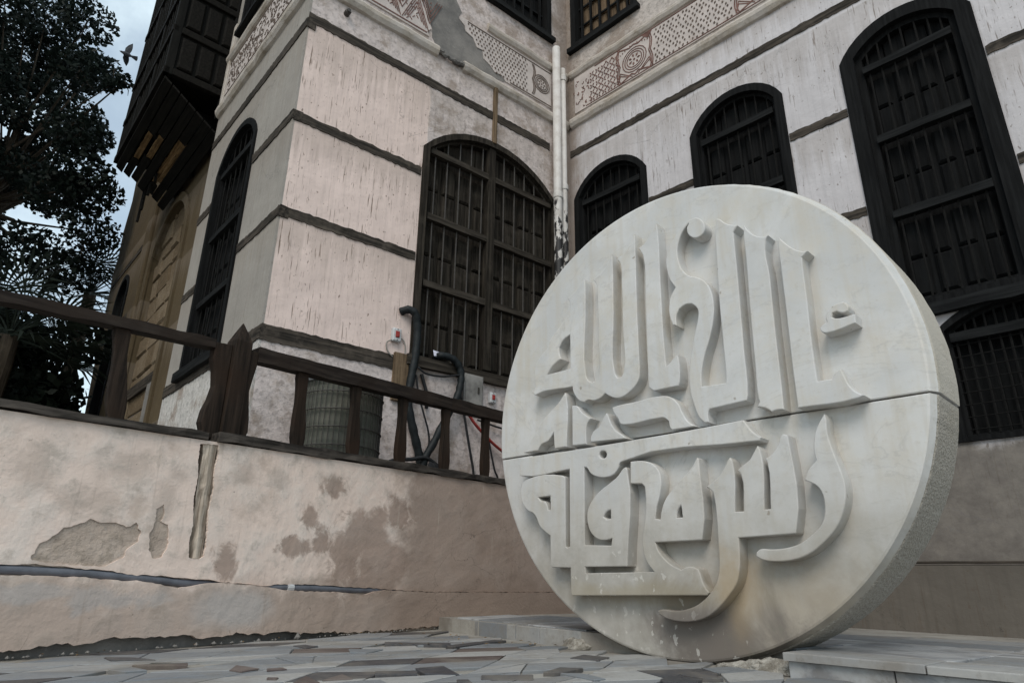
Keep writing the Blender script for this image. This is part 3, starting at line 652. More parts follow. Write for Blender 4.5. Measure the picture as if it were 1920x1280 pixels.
def tile_obj(poly, z, mat, th=0.02):
    mb = MB(); n = len(poly)
    ar = sum(poly[i][0]*poly[(i+1) % n][1]-poly[(i+1) % n][0]*poly[i][1] for i in range(n))
    if ar < 0: poly = poly[::-1]
    cx = sum(p[0] for p in poly)/n; cy = sum(p[1] for p in poly)/n
    tx, ty = random.uniform(-.006, .006), random.uniform(-.006, .006)
    inn = shrink(poly, 0.003)
    zt = lambda p: z + (p[0]-cx)*tx + (p[1]-cy)*ty
    vs = [(p[0], p[1], z-th) for p in poly]+[(p[0], p[1], zt(p)-0.002) for p in poly]+[(p[0], p[1], zt(p)) for p in inn]
    fs = []
    for k in (0, 1):
        for i in range(n):
            a, b = k*n+i, k*n+(i+1) % n; fs.append((a, b, b+n, a+n))
    fs.append(tuple(2*n+i for i in range(n)))
    mb.add(vs, fs)
    return obj('paving_tile', mb, mat, pavement)
MT = {'d': m_tiled, 'r': m_tiler, 'b': m_tileb}
for poly, k in SLIVERS: tile_obj(poly, 0.003 + random.uniform(0, .001), MT[k])
# crazy paving: uneven slanted quadrilaterals round the dark slivers
def pave():
    du, dv = 0.30, 0.165
    ux, uy = math.cos(R(24)), math.sin(R(24)); vx, vy = math.cos(R(118)), math.sin(R(118))
    pts = {}
    for i in range(-16, 17):
        for j in range(-16, 40):
            o = 0.5 if j % 2 else 0.0
            a = (i+o+random.uniform(-.24, .24))*du; b = (j+random.uniform(-.22, .22))*dv
            pts[i, j] = (a*ux+b*vx, a*uy+b*vy)
    cnt = 0
    for i in range(-16, 16):
        for j in range(-16, 39):
            q = [pts[i, j], pts[i+1, j], pts[i+1, j+1], pts[i, j+1]]
            if j % 2: q = [pts[i, j], pts[i+1, j], pts[i+1+(1 if j % 2 and (i+2, j+1) in pts else 0), j+1], pts[i+1, j+1]]
            cx = sum(p[0] for p in q)/4; cy = sum(p[1] for p in q)/4
            if not (1.9 < cy < 5.3): continue
            if abs(cx) > cy*0.80+0.15: continue
            rel = FW.inverted() @ Vector((cx, cy, 0))
            if rel.y > -0.09: continue
            rd = FD.inverted() @ Vector((cx, cy, 0))
            if rd.y > -0.03: continue
            if rd.x > 0.28 and rd.y > -0.20: continue
            if any(inside((cx, cy), s[0]) for s in SLIVERS): continue
            r = random.random()
            mt = m_tile if r < .48 else m_tilew if r < .72 else m_tileb if r < .85 else m_tiler if r < .87 else m_tiled
            parts = [q]
            if random.random() < .25:
                parts = [[q[0], q[1], q[2]], [q[0], q[2], q[3]]]
            for pp in parts:
                if cnt < 268:
                    tile_obj(shrink(pp, 0.0048 * (1 if sum(pp[k][0]*pp[(k+1) % len(pp)][1]-pp[(k+1) % len(pp)][0]*pp[k][1] for k in range(len(pp))) > 0 else 1)), random.uniform(-.002, .0), mt)
                    cnt += 1
    return cnt
print('tiles', pave())

# terrace behind the parapet
t = MB()
c1 = FW @ Vector((-6, .26, 0)); c2 = FW @ Vector((3.6, .26, 0))
t.prism([(c1.x, c1.y), (c2.x, c2.y), (c2.x+1.0, c2.y+1.0), (-6, 18), (-13, 14)], [], 0, 1)
t.v = [(x, z, 0.68-y*0.7) for x, y, z in t.v]
tag(obj('terrace', t, m_ground), kind='structure')

# step of marble slabs round the disc
def flatpoly(name, poly, zt, zb, mat, parent=None):
    mb = MB(); n = len(poly)
    if sum(poly[i][0]*poly[(i+1) % n][1]-poly[(i+1) % n][0]*poly[i][1] for i in range(n)) < 0: poly = poly[::-1]; zt = zt[::-1]
    vs = [(p[0], p[1], zb) for p in poly]+[(p[0], p[1], z) for p, z in zip(poly, zt)]
    fs = [(i, (i+1) % n, (i+1) % n+n, i+n) for i in range(n)]
    tri = tessellate_polygon([[Vector((p[0], p[1], 0)) for p in poly]])
    for tt in tri:
        a, b, c = (poly[i] for i in tt)
        if (b[0]-a[0])*(c[1]-a[1])-(c[0]-a[0])*(b[1]-a[1]) < 0: tt = tt[::-1]
        fs.append(tuple(i+n for i in tt))
    mb.add(vs, fs)
    return obj(name, mb, mat, parent, bevel=0.004 if parent else 0)
dl = FD @ Vector((-0.80, 0.06, 0)); dr_ = FD @ Vector((0.10, 0.10, 0)); dr2 = FD @ Vector((0.36, 0.06, 0))
Lw = FW @ Vector((1.30, 0.02, 0)); Lw2 = FW @ Vector((3.46, 0.02, 0)); Bi = FB @ Vector((0.2, 0.02, 0)); Bo = FB @ Vector((6.2, 0.02, 0))
S0 = (-0.365, 4.60)
step = flatpoly('stone_step', [(S0[0], S0[1]), (dl.x, dl.y), (dr_.x, dr_.y), (dr2.x, dr2.y), (1.10, 2.73), (2.6, 1.24), (Bo.x, Bo.y), (Bi.x, Bi.y), (Lw2.x, Lw2.y), (Lw.x, Lw.y)],
                [.070, .070, .06, .06, .050, .050, .010, .010, .03, .066], -0.3, m_ground)
tag(step, kind='structure'); parent_inv[step.name] = I4.inverted()
# top slabs, riser slabs and the bullnosed edge slabs on the right
def slab_strip(p, q, inward, n, z0, z1, w, name, mats, gap=0.004, slope=0.0):
    p = Vector(p); q = Vector(q); d = (q-p); L = d.length; d.normalize(); nn = Vector(inward).normalized()
    e = [0]+sorted((k+random.uniform(-.15, .15))/n for k in range(1, n))+[1]
    for k in range(n):
        a = p+d*(e[k]*L+gap/2); b = p+d*(e[k+1]*L-gap/2)
        j = random.uniform(-.003, .003)
        poly = [(a.x, a.y), (b.x, b.y), (b.x+nn.x*w, b.y+nn.y*w), (a.x+nn.x*w, a.y+nn.y*w)]
        flatpoly(name, poly, [z1+j, z1+j, z1+j-slope*w, z1+j-slope*w], z0, random.choice(mats), step)
bdir = Vector((0.7029, -0.7113)); inn = Vector((0.7113, 0.7029))
p0 = Vector((1.055, 2.715)); p1 = Vector((2.55, 1.203))
slab_strip(p0, p1, inn, 5, -0.02, 0.046, 0.03, 'riser_slab', [m_slab, m_tilew, m_slab])
slab_strip(p0-inn*0.022-bdir*0.01, p1-inn*0.022, inn, 4, 0.048, 0.074, 0.26, 'edge_slab', [m_slab, m_tilew], slope=0.02)
slab_strip((S0[0]+.01, S0[1]-.01), (dl.x-.005, dl.y-.005), Vector((0.85, 0.53)), 4, -0.02, 0.070, 0.028, 'riser_slab', [m_tile, m_tilew])
for (x0, y0) in [(a, b) for a in range(8) for b in range(5)]:
    o0 = FB @ Vector((0.9+x0*0.55, -0.05-y0*0.46, 0))
    qs = [FB @ Vector((0.9+x0*0.55+dx*0.546+random.uniform(-.02, .02), -0.05-(y0+dy)*0.46*0.99, 0)) for dx, dy in ((0, 0), (1, 0), (1, 1), (0, 1))]
    cc = sum((q for q in qs), Vector())/4; rd = FD.inverted() @ cc
    if rd.y < 0.28 or rd.x < -1.1: continue
    zz = lambda q: 0.016 + 0.058*max(0, min(1, (-(FB.inverted() @ q).y)/2.45))
    flatpoly('top_slab', [(q.x, q.y) for q in qs], [zz(q) for q in qs], 0.0, random.choice([m_slab, m_tile, m_tileb]), step)
for k in range(5):
    a = Vector((S0[0], S0[1]))*(1-k/5)+Vector((dl.x, dl.y))*(k/5); b = Vector((S0[0], S0[1]))*(1-(k+.985)/5)+Vector((dl.x, dl.y))*((k+.985)/5)
    nn = Vector((0.62, 0.78))*(0.75 if k else 0.55); a = a+Vector((.62, .78))*0.05; b = b+Vector((.62, .78))*0.05
    flatpoly('top_slab', [(a.x, a.y), (b.x, b.y), (b.x+nn.x, b.y+nn.y), (a.x+nn.x, a.y+nn.y)], [.0745+random.uniform(0, .002)]*4, 0.0, random.choice([m_slab, m_tileb, m_tile]), step)

# ================================================================== THE HOUSE
house = thing('plastered_house', 'old pinkish white plastered house with timber bands, arched dark windows and carved friezes', 'house', FA)
def arc(x0, x1, zs, za, n=14):
    # points of a segmental arch from right spring to left spring
    w = (x1-x0)/2; h = za-zs; r = (w*w+h*h)/(2*h); cz = za-r; cx = (x0+x1)/2; a = math.asin(min(1, w/r))
    if h > w: a = math.pi-a
    return [(cx+r*math.sin(a-2*a*k/n), cz+r*math.cos(a-2*a*k/n)) for k in range(n+1)]
def arched(x0, x1, z0, zs, za, n=14): return [(x0, z0), (x1, z0)]+arc(x0, x1, zs, za, n)
ZT = 8.3
def wall(outer, holes, mat, fr, parent, depth=0.30):
    mb = MB(); mb.prism(outer, holes, 0, depth)
    return obj('wall', mb, mat, parent, fr)
wA = (-2.02, -0.22, 2.13, 4.36, 4.80)
W1 = (0.09, 1.065, 2.2, 4.52, 4.83); W2 = (1.63, 2.565, 2.2, 4.58, 4.89); W3 = (3.10, 4.05, 2.2, 4.56, 4.84); W4 = (3.36, 4.36, 1.215, 2.00, 2.19); W5 = (4.75, 5.70, 2.2, 4.56, 4.84)
wC = (-2.03, -0.93, 2.14, 4.42, 4.78)
rect = lambda a, b, c, d: [(a, c), (b, c), (b, d), (a, d)]
UA = (-1.30, -0.31, 6.80, 8.0); UB = (0.10, 1.09, 6.74, 8.0); UC = (-2.25, -1.45, 6.62, 8.0)
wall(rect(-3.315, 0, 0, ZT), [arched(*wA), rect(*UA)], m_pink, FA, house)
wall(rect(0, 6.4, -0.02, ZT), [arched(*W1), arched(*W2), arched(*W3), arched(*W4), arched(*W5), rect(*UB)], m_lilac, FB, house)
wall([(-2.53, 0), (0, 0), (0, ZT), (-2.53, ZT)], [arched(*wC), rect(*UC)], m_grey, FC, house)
# end return of the left wall, and the flat roof
mb = MB(); mb.box(-2.53, -2.50, 0.30, 1.2, 0, ZT); obj('wall', mb, m_grey, house, FC)
mb = MB(); pA = FA @ Vector((-3.315, 0, 0)); pB = FB @ Vector((6.4, 0, 0)); pC = FC @ Vector((-2.53, 0, 0)); pI = FA @ Vector((0, 0, 0))
mb.prism([(pC.x, pC.y), (pA.x, pA.y), (pI.x, pI.y), (pB.x, pB.y), (pB.x+5, pB.y+5), (2, 16), (pC.x+1, pC.y+6)], [], 0, 1)
mb.v = [(x, z, ZT+0.2-y*0.2) for x, y, z in mb.v]; obj('roof', mb, m_roof, house)

# timber bands laid into the walls
def band(fr, x0, x1, z0, z1, proud=0.012):
    mb = MB(); mb.beam(x0, x1, -proud, 0.08, z0, z1); return obj('timber_beam', mb, m_beam, house, fr)
for x0, x1, z0, z1 in ((-3.325, -0.33, 5.105, 5.205), (-3.325, -2.045, 4.012, 4.10), (-3.325, -2.045, 3.078, 3.165), (-3.325, -2.19, 1.995, 2.125)): band(FA, x0, x1, z0, z1)
for x0, x1, z0, z1 in ((0.03, 6.3, 5.135, 5.22), (1.085, 1.61, 4.03, 4.11), (2.585, 3.08, 4.04, 4.12), (4.07, 4.73, 4.045, 4.125), (2.585, 3.08, 3.085, 3.165), (4.07, 4.73, 3.085, 3.165), (1.085, 1.61, 3.085, 3.165), (5.72, 6.3, 4.05, 4.12)): band(FB, x0, x1, z0, z1)
for x0, x1, z0, z1 in ((-2.525, 0.012, 5.03, 5.135), (-0.91, 0.012, 4.018, 4.115), (-0.91, 0.012, 3.06, 3.148), (-2.525, -2.05, 4.018, 4.115), (-2.525, -2.05, 3.06, 3.148), (-2.525, 0.012, 2.0, 2.115)): band(FC, x0, x1, z0, z1)

# mouldings above and below the carved friezes
def moulding(fr, x0, x1, z, r, gaps=()):
    segs = []; x = x0
    for a, b in gaps: segs.append((x, a)); x = b
    segs.append((x, x1))
    for a, b in segs:
        mb = MB(); n = max(2, int((b-a)/0.12)); base = 0
        prof = [(0.01, -r*1.5), (-r*.55, -r*1.25), (-r, -r*.5), (-r*1.1, r*.2), (-r*.75, r*.8), (0.01, r*1.2)]
        for i in range(n+1):
            xx = a+(b-a)*i/n; j = random.uniform(-.006, .006); jz = random.uniform(-.006, .006)
            mb.v += [(xx, p[0]+(j if 0 < k < 5 else 0), z+p[1]+jz) for k, p in enumerate(prof)]
        m = len(prof)
        for i in range(n):
            for k in range(m-1):
                mb.f.append((i*m+k, (i+1)*m+k, (i+1)*m+k+1, i*m+k+1)); mb.mi.append(0)
        mb.f.append(tuple(range(m))); mb.f.append(tuple(n*m+k for k in range(m))[::-1]); mb.mi += [0, 0]
        obj('moulding', mb, m_mould, house, fr, smooth=False)
moulding(FA, -3.36, -0.02, 5.60, 0.055, gaps=[(-1.95, -1.62)])
moulding(FA, -3.34, -0.02, 6.36, 0.045, gaps=[(-2.10, -1.30)])
moulding(FB, 0.06, 6.3, 5.62, 0.055); moulding(FB, 0.06, 6.3, 6.36, 0.045)
moulding(FC, -2.52, 0.04, 5.56, 0.055); moulding(FC, -2.52, 0.03, 6.36, 0.045)
mb = MB(); mb.box(-2.525, -2.43, -0.03, 0.05, 5.66, 6.9); obj('corner_strip', mb, m_mould, house, FC, bevel=0.01)

# carved frieze panels with their sunk, red brown pattern
def quad(mb, cx, cz, w, h, ang=0.0, y=-0.0175, t=0.006):
    ca, sa = math.cos(ang), math.sin(ang)
    q = [(cx+a*ca-b*sa, cz+a*sa+b*ca) for a, b in ((-w, 0), (0, -h), (w, 0), (0, h))]
    b = len(mb.v); mb.v += [(x, y, z) for x, z in q]; mb.f.append((b, b+1, b+2, b+3)); mb.mi.append(0)
    mb.v += [(x, y+t, z) for x, z in q]
    for i in range(4): mb.f.append((b+i, b+4+i, b+4+(i+1) % 4, b+(i+1) % 4)); mb.mi.append(0)
def stroke(mb, pts, w, y=-0.0175, t=0.006):
    for (x0, z0), (x1, z1) in zip(pts[:-1], pts[1:]):
        d = Vector((x1-x0, z1-z0)); L = d.length
        if L < 1e-6: continue
        d /= L; nx, nz = -d.y*w, d.x*w; x0e, z0e, x1e, z1e = x0-d.x*w*.5, z0-d.y*w*.5, x1+d.x*w*.5, z1+d.y*w*.5
        b = len(mb.v); q = [(x0e+nx, z0e+nz), (x0e-nx, z0e-nz), (x1e-nx, z1e-nz), (x1e+nx, z1e+nz)]
        mb.v += [(a, y+random.uniform(0, .0008), c) for a, c in q]+[(a, y+t, c) for a, c in q]
        mb.f.append((b, b+1, b+2, b+3)); mb.mi.append(0)
        for i in range(4): mb.f.append((b+i, b+4+i, b+4+(i+1) % 4, b+(i+1) % 4)); mb.mi.append(0)
def ring(mb, cx, cz, r, w, n=18, rz=None): stroke(mb, [(cx+r*math.cos(2*math.pi*k/n), cz+(rz or r)*math.sin(2*math.pi*k/n)) for k in range(n+1)], w)
def rosette(mb, cx, cz, r=0.15):
    for f in (1.0, .80, .62): ring(mb, cx, cz, r*f, 0.0048)
    quad(mb, cx, cz, r*.1, r*.1)
    for k in range(7):
        a = 2*math.pi*k/7; quad(mb, cx+math.cos(a)*r*.36, cz+math.sin(a)*r*.36, r*.14, r*.085, a)
def curl(mb, cx, cz, s, h=0.22):
    # vertical S scroll beside a rosette
    for k in (0, 0.022): stroke(mb, [(cx+s*(0.05+k+0.07*math.cos(t_*1.0)*abs(t_)/1.6), cz+h*t_/1.6) for t_ in [-1.6+0.32*i for i in range(11)]], 0.006)
def dots(mb, x0, x1, z0, z1, dx, dz, w, h, jit=0.012, ang=0.0, skip=0.04):
    nz = max(1, int((z1-z0)/dz)); nx = max(1, int((x1-x0)/dx))
    for i in range(nx+1):
        for j in range(nz+1):
            if random.random() < skip: continue
            x = x0+i*(x1-x0)/nx+(0.5*dx if j % 2 else 0); z = z0+j*(z1-z0)/nz
            if x > x1: continue
            quad(mb, x+random.uniform(-jit, jit), z+random.uniform(-jit, jit), w*random.uniform(.8, 1.2), h*random.uniform(.8, 1.2), ang+random.uniform(-.3, .3))
def panel(fr, poly, y=-0.012):
    mb = MB(); mb.prism(poly, [], y, 0.004); return obj('frieze_panel', mb, m_panel, house, fr)
def ornament(mb, mat, fr):
    o = obj('carved_ornament', mb, mat, house, fr); o['kind'] = 'stuff'; return o
P0, P1 = 5.725, 6.265
panel(FA, [(-3.31, P0), (-2.06, P0), (-2.09, P0+.05), (-2.04, P0+.12), (-2.10, P0+.2), (-2.12, P0+.3), (-2.17, P0+.36), (-2.16, P0+.46), (-2.22, P1), (-3.31, P1)])
panel(FA, [(-1.02, P0), (-0.30, P0), (-0.30, P1), (-1.66, P1), (-1.70, P1-.05), (-1.62, P1-.10), (-1.60, P1-.17), (-1.50, P1-.20), (-1.44, P1-.30), (-1.36, P1-.29), (-1.34, P1-.40), (-1.25, P1-.44), (-1.18, P1-.50), (-1.08, P1-.48)])
mb = MB()
for k in range(4):
    cx = -2.24-0.34*k
    for f in (1.0, .82, .64, .46): stroke(mb, [(cx-.16*f, P0+.06+(1-f)*.12), (cx, P0+.06+.42*f+(1-f)*.08), (cx+.16*f, P0+.06+(1-f)*.12)], .0045)
    for f in (1.0, .78, .56): stroke(mb, [(cx+.17-.14*f, P1-.03), (cx+.17, P1-.03-.34*f), (cx+.17+.14*f, P1-.03)], .0042)
    for q in range(4): quad(mb, cx+.17, P1-.09-.055*q, .009, .015)
    for q in range(26):
        t_ = random.random(); x = cx+random.uniform(-.16, .16); z = P0+.06+random.uniform(0, .42)
        a = random.choice((.9, -.9)); stroke(mb, [(x-.018*math.cos(a), z-.018*math.sin(a)), (x+.018*math.cos(a), z+.018*math.sin(a))], .004)
stroke(mb, [(-3.3, P0+.03), (-2.10, P0+.03)], .007); stroke(mb, [(-3.3, P1-.015), (-2.24, P1-.015)], .007)
ornament(mb, m_orn, FA)
mb = MB()
def in_p(x, z):
    lim = -1.62+(P1-.10-z)*1.05
    return x > lim+.03
tmp = MB(); dots(tmp, -1.60, -0.70, P0+.05, P1-.05, .050, .047, .0115, .0165, .004, 0, .03)
for i in range(0, len(tmp.v), 8):
    x = sum(tmp.v[i+k][0] for k in range(4))/4; z = sum(tmp.v[i+k][2] for k in range(4))/4
    if in_p(x, z):
        b = len(mb.v); mb.v += tmp.v[i:i+8]
        for k in range(5): f = tmp.f[(i//8)*5+k]; mb.f.append(tuple(q-i+b for q in f)); mb.mi.append(0)
ornament(mb, m_orn2, FA)
mb = MB(); rosette(mb, -0.46, 6.0, .125); curl(mb, -0.66, 6.0, 1)
stroke(mb, [(-1.58, P1-.02), (-.31, P1-.02)], .006); stroke(mb, [(-.95, P0+.02), (-.31, P0+.02)], .006)
ornament(mb, m_orn2, FA)
for q in ((-1.45, 5.97), (-1.37, 5.90), (-1.28, 5.84), (-1.34, 6.02)): pass
# right wall
panel(FB, rect(0.12, 6.2, P0+.01, P1+.01))
mb = MB()
for cx in (1.02, 2.50, 3.98, 5.46):
    rosette(mb, cx, 6.0, .165)
    for s in (-1, 1): curl(mb, cx+s*.15, 6.0, s, .25)
    for s in (-1, 1):
        stroke(mb, [(cx-.22*s, P0+.03), (cx-.05*s, P0+.09), (cx, P0+.06)], .008); stroke(mb, [(cx-.22*s, P1-.02), (cx-.06*s, P1-.07), (cx, P1-.05)], .008)
    mb.add([(cx+.12, -.0175, P1-.01), (cx+.26, -.0175, P1-.01), (cx+.2, -.0175, P1-.09)], [(0, 1, 2)][::-1] if False else [(0, 2, 1)])
for cx in (1.02, 2.50, 3.98, 5.46):
    for s in (-1, 1):
        for f in (1.0, .72): stroke(mb, [(cx+s*.02, 6.0+s_*.20) if False else (cx+s*(.20-.16*f), P0+.05+.06*(1-f)), (cx+s*.20, P0+.05+.13*f), (cx+s*.24, P0+.05)], .0045)
        for k in range(5): quad(mb, cx+s*(.05+.035*k), P1-.05-.012*k, .008, .012)
for k in range(26):
    x = random.uniform(.12, .36); z = random.uniform(P0+.06, P1-.06); a = random.uniform(0, 6.28)
    stroke(mb, [(x+.022*math.cos(a+t_)*(.4+.5*t_/2), z+.03*math.sin(a+t_)*(.4+.5*t_/2)) for t_ in (0, .8, 1.6, 2.4)], .004)
stroke(mb, [(.45, P1), (6.1, P1)], .006); stroke(mb, [(.30, P0+.03), (6.1, P0+.03)], .005)
ornament(mb, m_orn, FB)
mb = MB()
for a, b in ((1.30, 2.22), (2.78, 3.70), (4.26, 5.18)): dots(mb, a, b, P0+.06, P1-.05, .056, .047, .012, .018, .009, -.25, .05)
ornament(mb, m_orn2, FB)
mb = MB()
for i in range(5):
    for j in range(5):
        cx, cz = .40+i*.088, P0+.08+j*.092
        for k in range(4): quad(mb, cx+math.cos(R(45+90*k))*.026, cz+math.sin(R(45+90*k))*.026, .020, .009, R(45+90*k))
        if random.random() < .8: quad(mb, cx+.044, cz+.046, .016, .016)
ornament(mb, m_orn, FB)
# left wall: dense small scrolls
panel(FC, rect(-2.42, -0.02, P0-.01, P1-.005))
mb = MB()
for k in range(420):
    x = random.uniform(-2.36, -.08); z = random.uniform(P0+.06, P1-.06); a = random.uniform(0, 6.28)
    stroke(mb, [(x+.020*math.cos(a+t_)*(.4+.5*t_/2), z+.026*math.sin(a+t_)*(.4+.5*t_/2)) for t_ in (0, .8, 1.6, 2.4)], .0055)
stroke(mb, [(-2.4, P0+.025), (-.05, P0+.025)], .007); stroke(mb, [(-2.4, P1-.03), (-.05, P1-.03)], .007)
ornament(mb, m_orn2, FC)
# where the render fell off: bare grey mortar showing
mb = MB()
mb.prism([(-2.11, 6.9), (-2.08, 6.55), (-2.15, 6.30), (-2.10, 6.05), (-2.03, 5.86), (-2.02, 5.74), (-1.93, 5.62), (-1.80, 5.60), (-1.66, 5.56), (-1.58, 5.62), (-1.42, 5.64), (-1.22, 5.68), (-1.04, 5.71), (-1.0, 5.76), (-1.15, 5.82), (-1.3, 5.92), (-1.46, 6.05), (-1.60, 6.16), (-1.70, 6.24), (-1.66, 6.33), (-1.74, 6.46), (-1.80, 6.66), (-1.88, 6.9)], [], -0.004, 0.01)
obj('bare_mortar', mb, m_mortar, house, FA)
for x, z, s in ((-1.93, 5.60, .05), (-1.86, 5.575, .04), (-1.72, 5.575, .05), (-1.64, 5.59, .045), (-1.79, 5.57, .03)):
    mb = MB(); n = 8
    for i in range(4):
        for k in range(n):
            a = 2*math.pi*k/n; rr = s*math.sin(math.pi*(i+.6)/4.4)*random.uniform(.7, 1.2); mb.v.append((x+rr*math.cos(a)*1.3, -0.03+s*math.cos(math.pi*(i+.6)/4.4)*.7, z+rr*math.sin(a)*.7))
    for i in range(3):
        for k in range(n): mb.f.append((i*n+k, i*n+(k+1) % n, (i+1)*n+(k+1) % n, (i+1)*n+k)); mb.mi.append(0)
    mb.f.append(tuple(3*n+k for k in range(n))); mb.mi.append(0)
    obj('broken_render', mb, m_mortar, house, FA)
# stub bolt high on the front wall, and the upright batten over the window
mb = MB(); mb.lathe([(0.03, 0), (0.03, .05), (.02, .055), (.02, .07)], 10); mb.v = [(x-2.98, -z, y+5.415) for x, y, z in mb.v]; obj('iron_stub', mb, m_iron, house, FA)
mb = MB(); mb.box(-1.185, -1.14, -0.035, 0.01, 4.79, 5.62); obj('batten', mb, m_door, house, FA, bevel=0.004)

# windows --------------------------------------------------------------
def window(fr, spec, fw, frame_m, rail_m, bar_m, rails, nbar, cols, mull=None, sill=True, panels=True, proud=0.02, pm=None, tiers=2, arch_bars=True):
    x0, x1, z0, zs, za = spec
    outer = arched(x0-.012, x1+.012, z0-.0, zs, za+.012); inner = arched(x0+fw, x1-fw, z0+fw*.7, zs-.0, za-fw)
    mb = MB(); mb.prism(outer, [inner], -proud, 0.12)
    # a second, set-back moulding inside the frame
    in2 = arched(x0+fw*1.5, x1-fw*1.5, z0+fw*1.1, zs-.01, za-fw*1.45); in1 = arched(x0+fw-.004, x1-fw+.004, z0+fw*.7-.004, zs+.002, za-fw+.004)
    mb.prism(in1, [in2], proud+.02, 0.11)
    w = obj('window', mb, frame_m, house, fr)
    ax0, ax1 = x0+fw*1.5, x1-fw*1.5
    bk = MB(); bk.prism(arched(x0+.01, x1-.01, z0+.01, zs, za-.01), [], 0.148, 0.19); obj('backing', bk, pm or frame_m, w, fr)
    for zr in rails:
        r = MB(); r.beam(ax0, ax1, 0.005, 0.075, zr-.032, zr+.032, .003, .15); obj('cross_rail', r, rail_m, w, fr)
    if mull:
        r = MB(); r.box(mull-.045, mull+.045, 0.0, 0.09, z0+fw*1.1, za-fw*1.2); obj('mullion', r, frame_m, w, fr, bevel=.006)
    cx = (x0+x1)/2
    h = za-zs; wd = (x1-x0)/2; rr = (wd*wd+h*h)/(2*h)
    ztop = lambda x: min(za-fw*1.4, (za-rr)+math.sqrt(max(0, rr*rr-(x-cx)**2))-fw*1.35)
    for k in range(nbar):
        x = ax0+(ax1-ax0)*(k+.5)/nbar+random.uniform(-.006, .006)
        if mull and abs(x-mull) < .06: continue
        b = MB(); b.tube([(x, .045, z0+fw), (x+random.uniform(-.006, .006), .045, (z0+zs)/2), (x, .045, ztop(x))], .0085, 6); obj('bar', b, bar_m, w, fr)
    if panels:
        zz = [z0+fw]+sorted(rails)
        cw = (ax1-ax0)/cols
        for i in range(cols):
            for a, b in zip(zz[:-1], zz[1:]):
                for q in range(tiers):
                    lo = a+.05+(b-a-.08)*q/tiers; hi = a+.05+(b-a-.08)*(q+1)/tiers-.014-random.uniform(0, .006)
                    p = MB(); p.cbox(ax0+cw*i+.022, ax0+cw*(i+1)-.022, .118, .165, lo, hi, .018); obj('shutter_panel', p, pm or frame_m, w, fr)
    else:
        for i in range(cols):
            cw = (ax1-ax0)/cols; p = MB(); p.box(ax0+cw*i+.004, ax0+cw*(i+1)-.004, .12+.006*(i % 2), .165, z0+fw, zs-.04); obj('shutter_board', p, pm or frame_m, w, fr)
    # boards in the arch head
    top = max(rails)+.05; nb = cols
    for i in range(nb):
        xa = ax0+(ax1-ax0)*i/nb+.006; xb = ax0+(ax1-ax0)*(i+1)/nb-.006
        ta, tb = ztop(xa), ztop(xb)
        if min(ta, tb) < top+.02: continue
        p = MB(); p.prism([(xa, top), (xb, top), (xb, tb), (xa, ta)], [], .11, .16); obj('head_board', p, pm or frame_m, w, fr)
    if sill:
        s_ = MB(); s_.beam(x0-.05, x1+.05, -.06, .10, z0-.07, z0+.02, .006, .12); obj('sill', s_, rail_m, w, fr)
    return w
window(FA, wA, .058, m_bwin, m_bwinx, m_iron, (4.36, 3.61, 2.90), 11, 8, mull=-1.163)
window(FB, W1, .06, m_dwin, m_dwinx, m_iron2, (4.44, 3.70, 2.96), 7, 4)
window(FB, W2, .065, m_dwin, m_dwinx, m_iron2, (4.47, 3.72, 2.98), 7, 4)
window(FB, W3, .10, m_dwin, m_dwinx, m_iron2, (4.42, 3.72, 3.02), 7, 4)
window(FB, W5, .10, m_dwin, m_dwinx, m_iron2, (4.42, 3.72, 3.02), 7, 4)
window(FC, wC, .055, m_dwin, m_dwinx, m_iron2, (4.38, 3.60, 2.85), 6, 4)
w4 = window(FB, W4, .05, m_dwin, m_dwinx, m_iron2, (1.95,), 14, 4, sill=False, panels=False)
for k in range(9):
    r = MB(); r.tube([(3.43, .04, 1.30+k*.085), (4.29, .04, 1.30+k*.085)], .004, 6); obj('bar', r, m_iron2, w4, FB)
def upper_window(fr, spec, fm, rm, pmat):
    x0, x1, z0, z1 = spec
    mb = MB(); mb.prism(rect(x0-.01, x1+.01, z0, z1), [rect(x0+.07, x1-.07, z0+.08, z1-.07)], -.03, .12)
    w = obj('window', mb, fm, house, fr)
    b = MB(); b.box(x0+.02, x1-.02, .17, .19, z0+.02, z1-.02); obj('backing', b, m_black, w, fr)
    for k in range(6):
        x = x0+.07+(x1-x0-.14)*(k+.5)/6; q = MB(); q.box(x-.012, x+.012, .02, .05, z0+.08, z1-.07); obj('bar', q, m_dwin, w, fr)
        xa = x0+.07+(x1-x0-.14)*k/6+.008; xb = x0+.07+(x1-x0-.14)*(k+1)/6-.008
        for zz in (z0+.10, z0+.40, z0+.70):
            q = MB(); q.cbox(xa, xb, .09, .16, zz, zz+.27, .015); obj('shutter_panel', q, pmat, w, fr)
    for zz in (z0+.38, z0+.68):
        q = MB(); q.box(x0+.07, x1-.07, .055, .075, zz-.012, zz+.012); obj('cross_rail', q, rm, w, fr)
    s_ = MB(); s_.beam(x0-.05, x1+.05, -.07, .1, z0-.05, z0+.015, .006, .1); obj('sill', s_, rm, w, fr)
upper_window(FA, UA, m_dwin, m_dwinx, m_dwin); upper_window(FB, UB, m_dwin, m_dwinx, m_door); upper_window(FC, UC, m_dwin, m_dwinx, m_dwin)
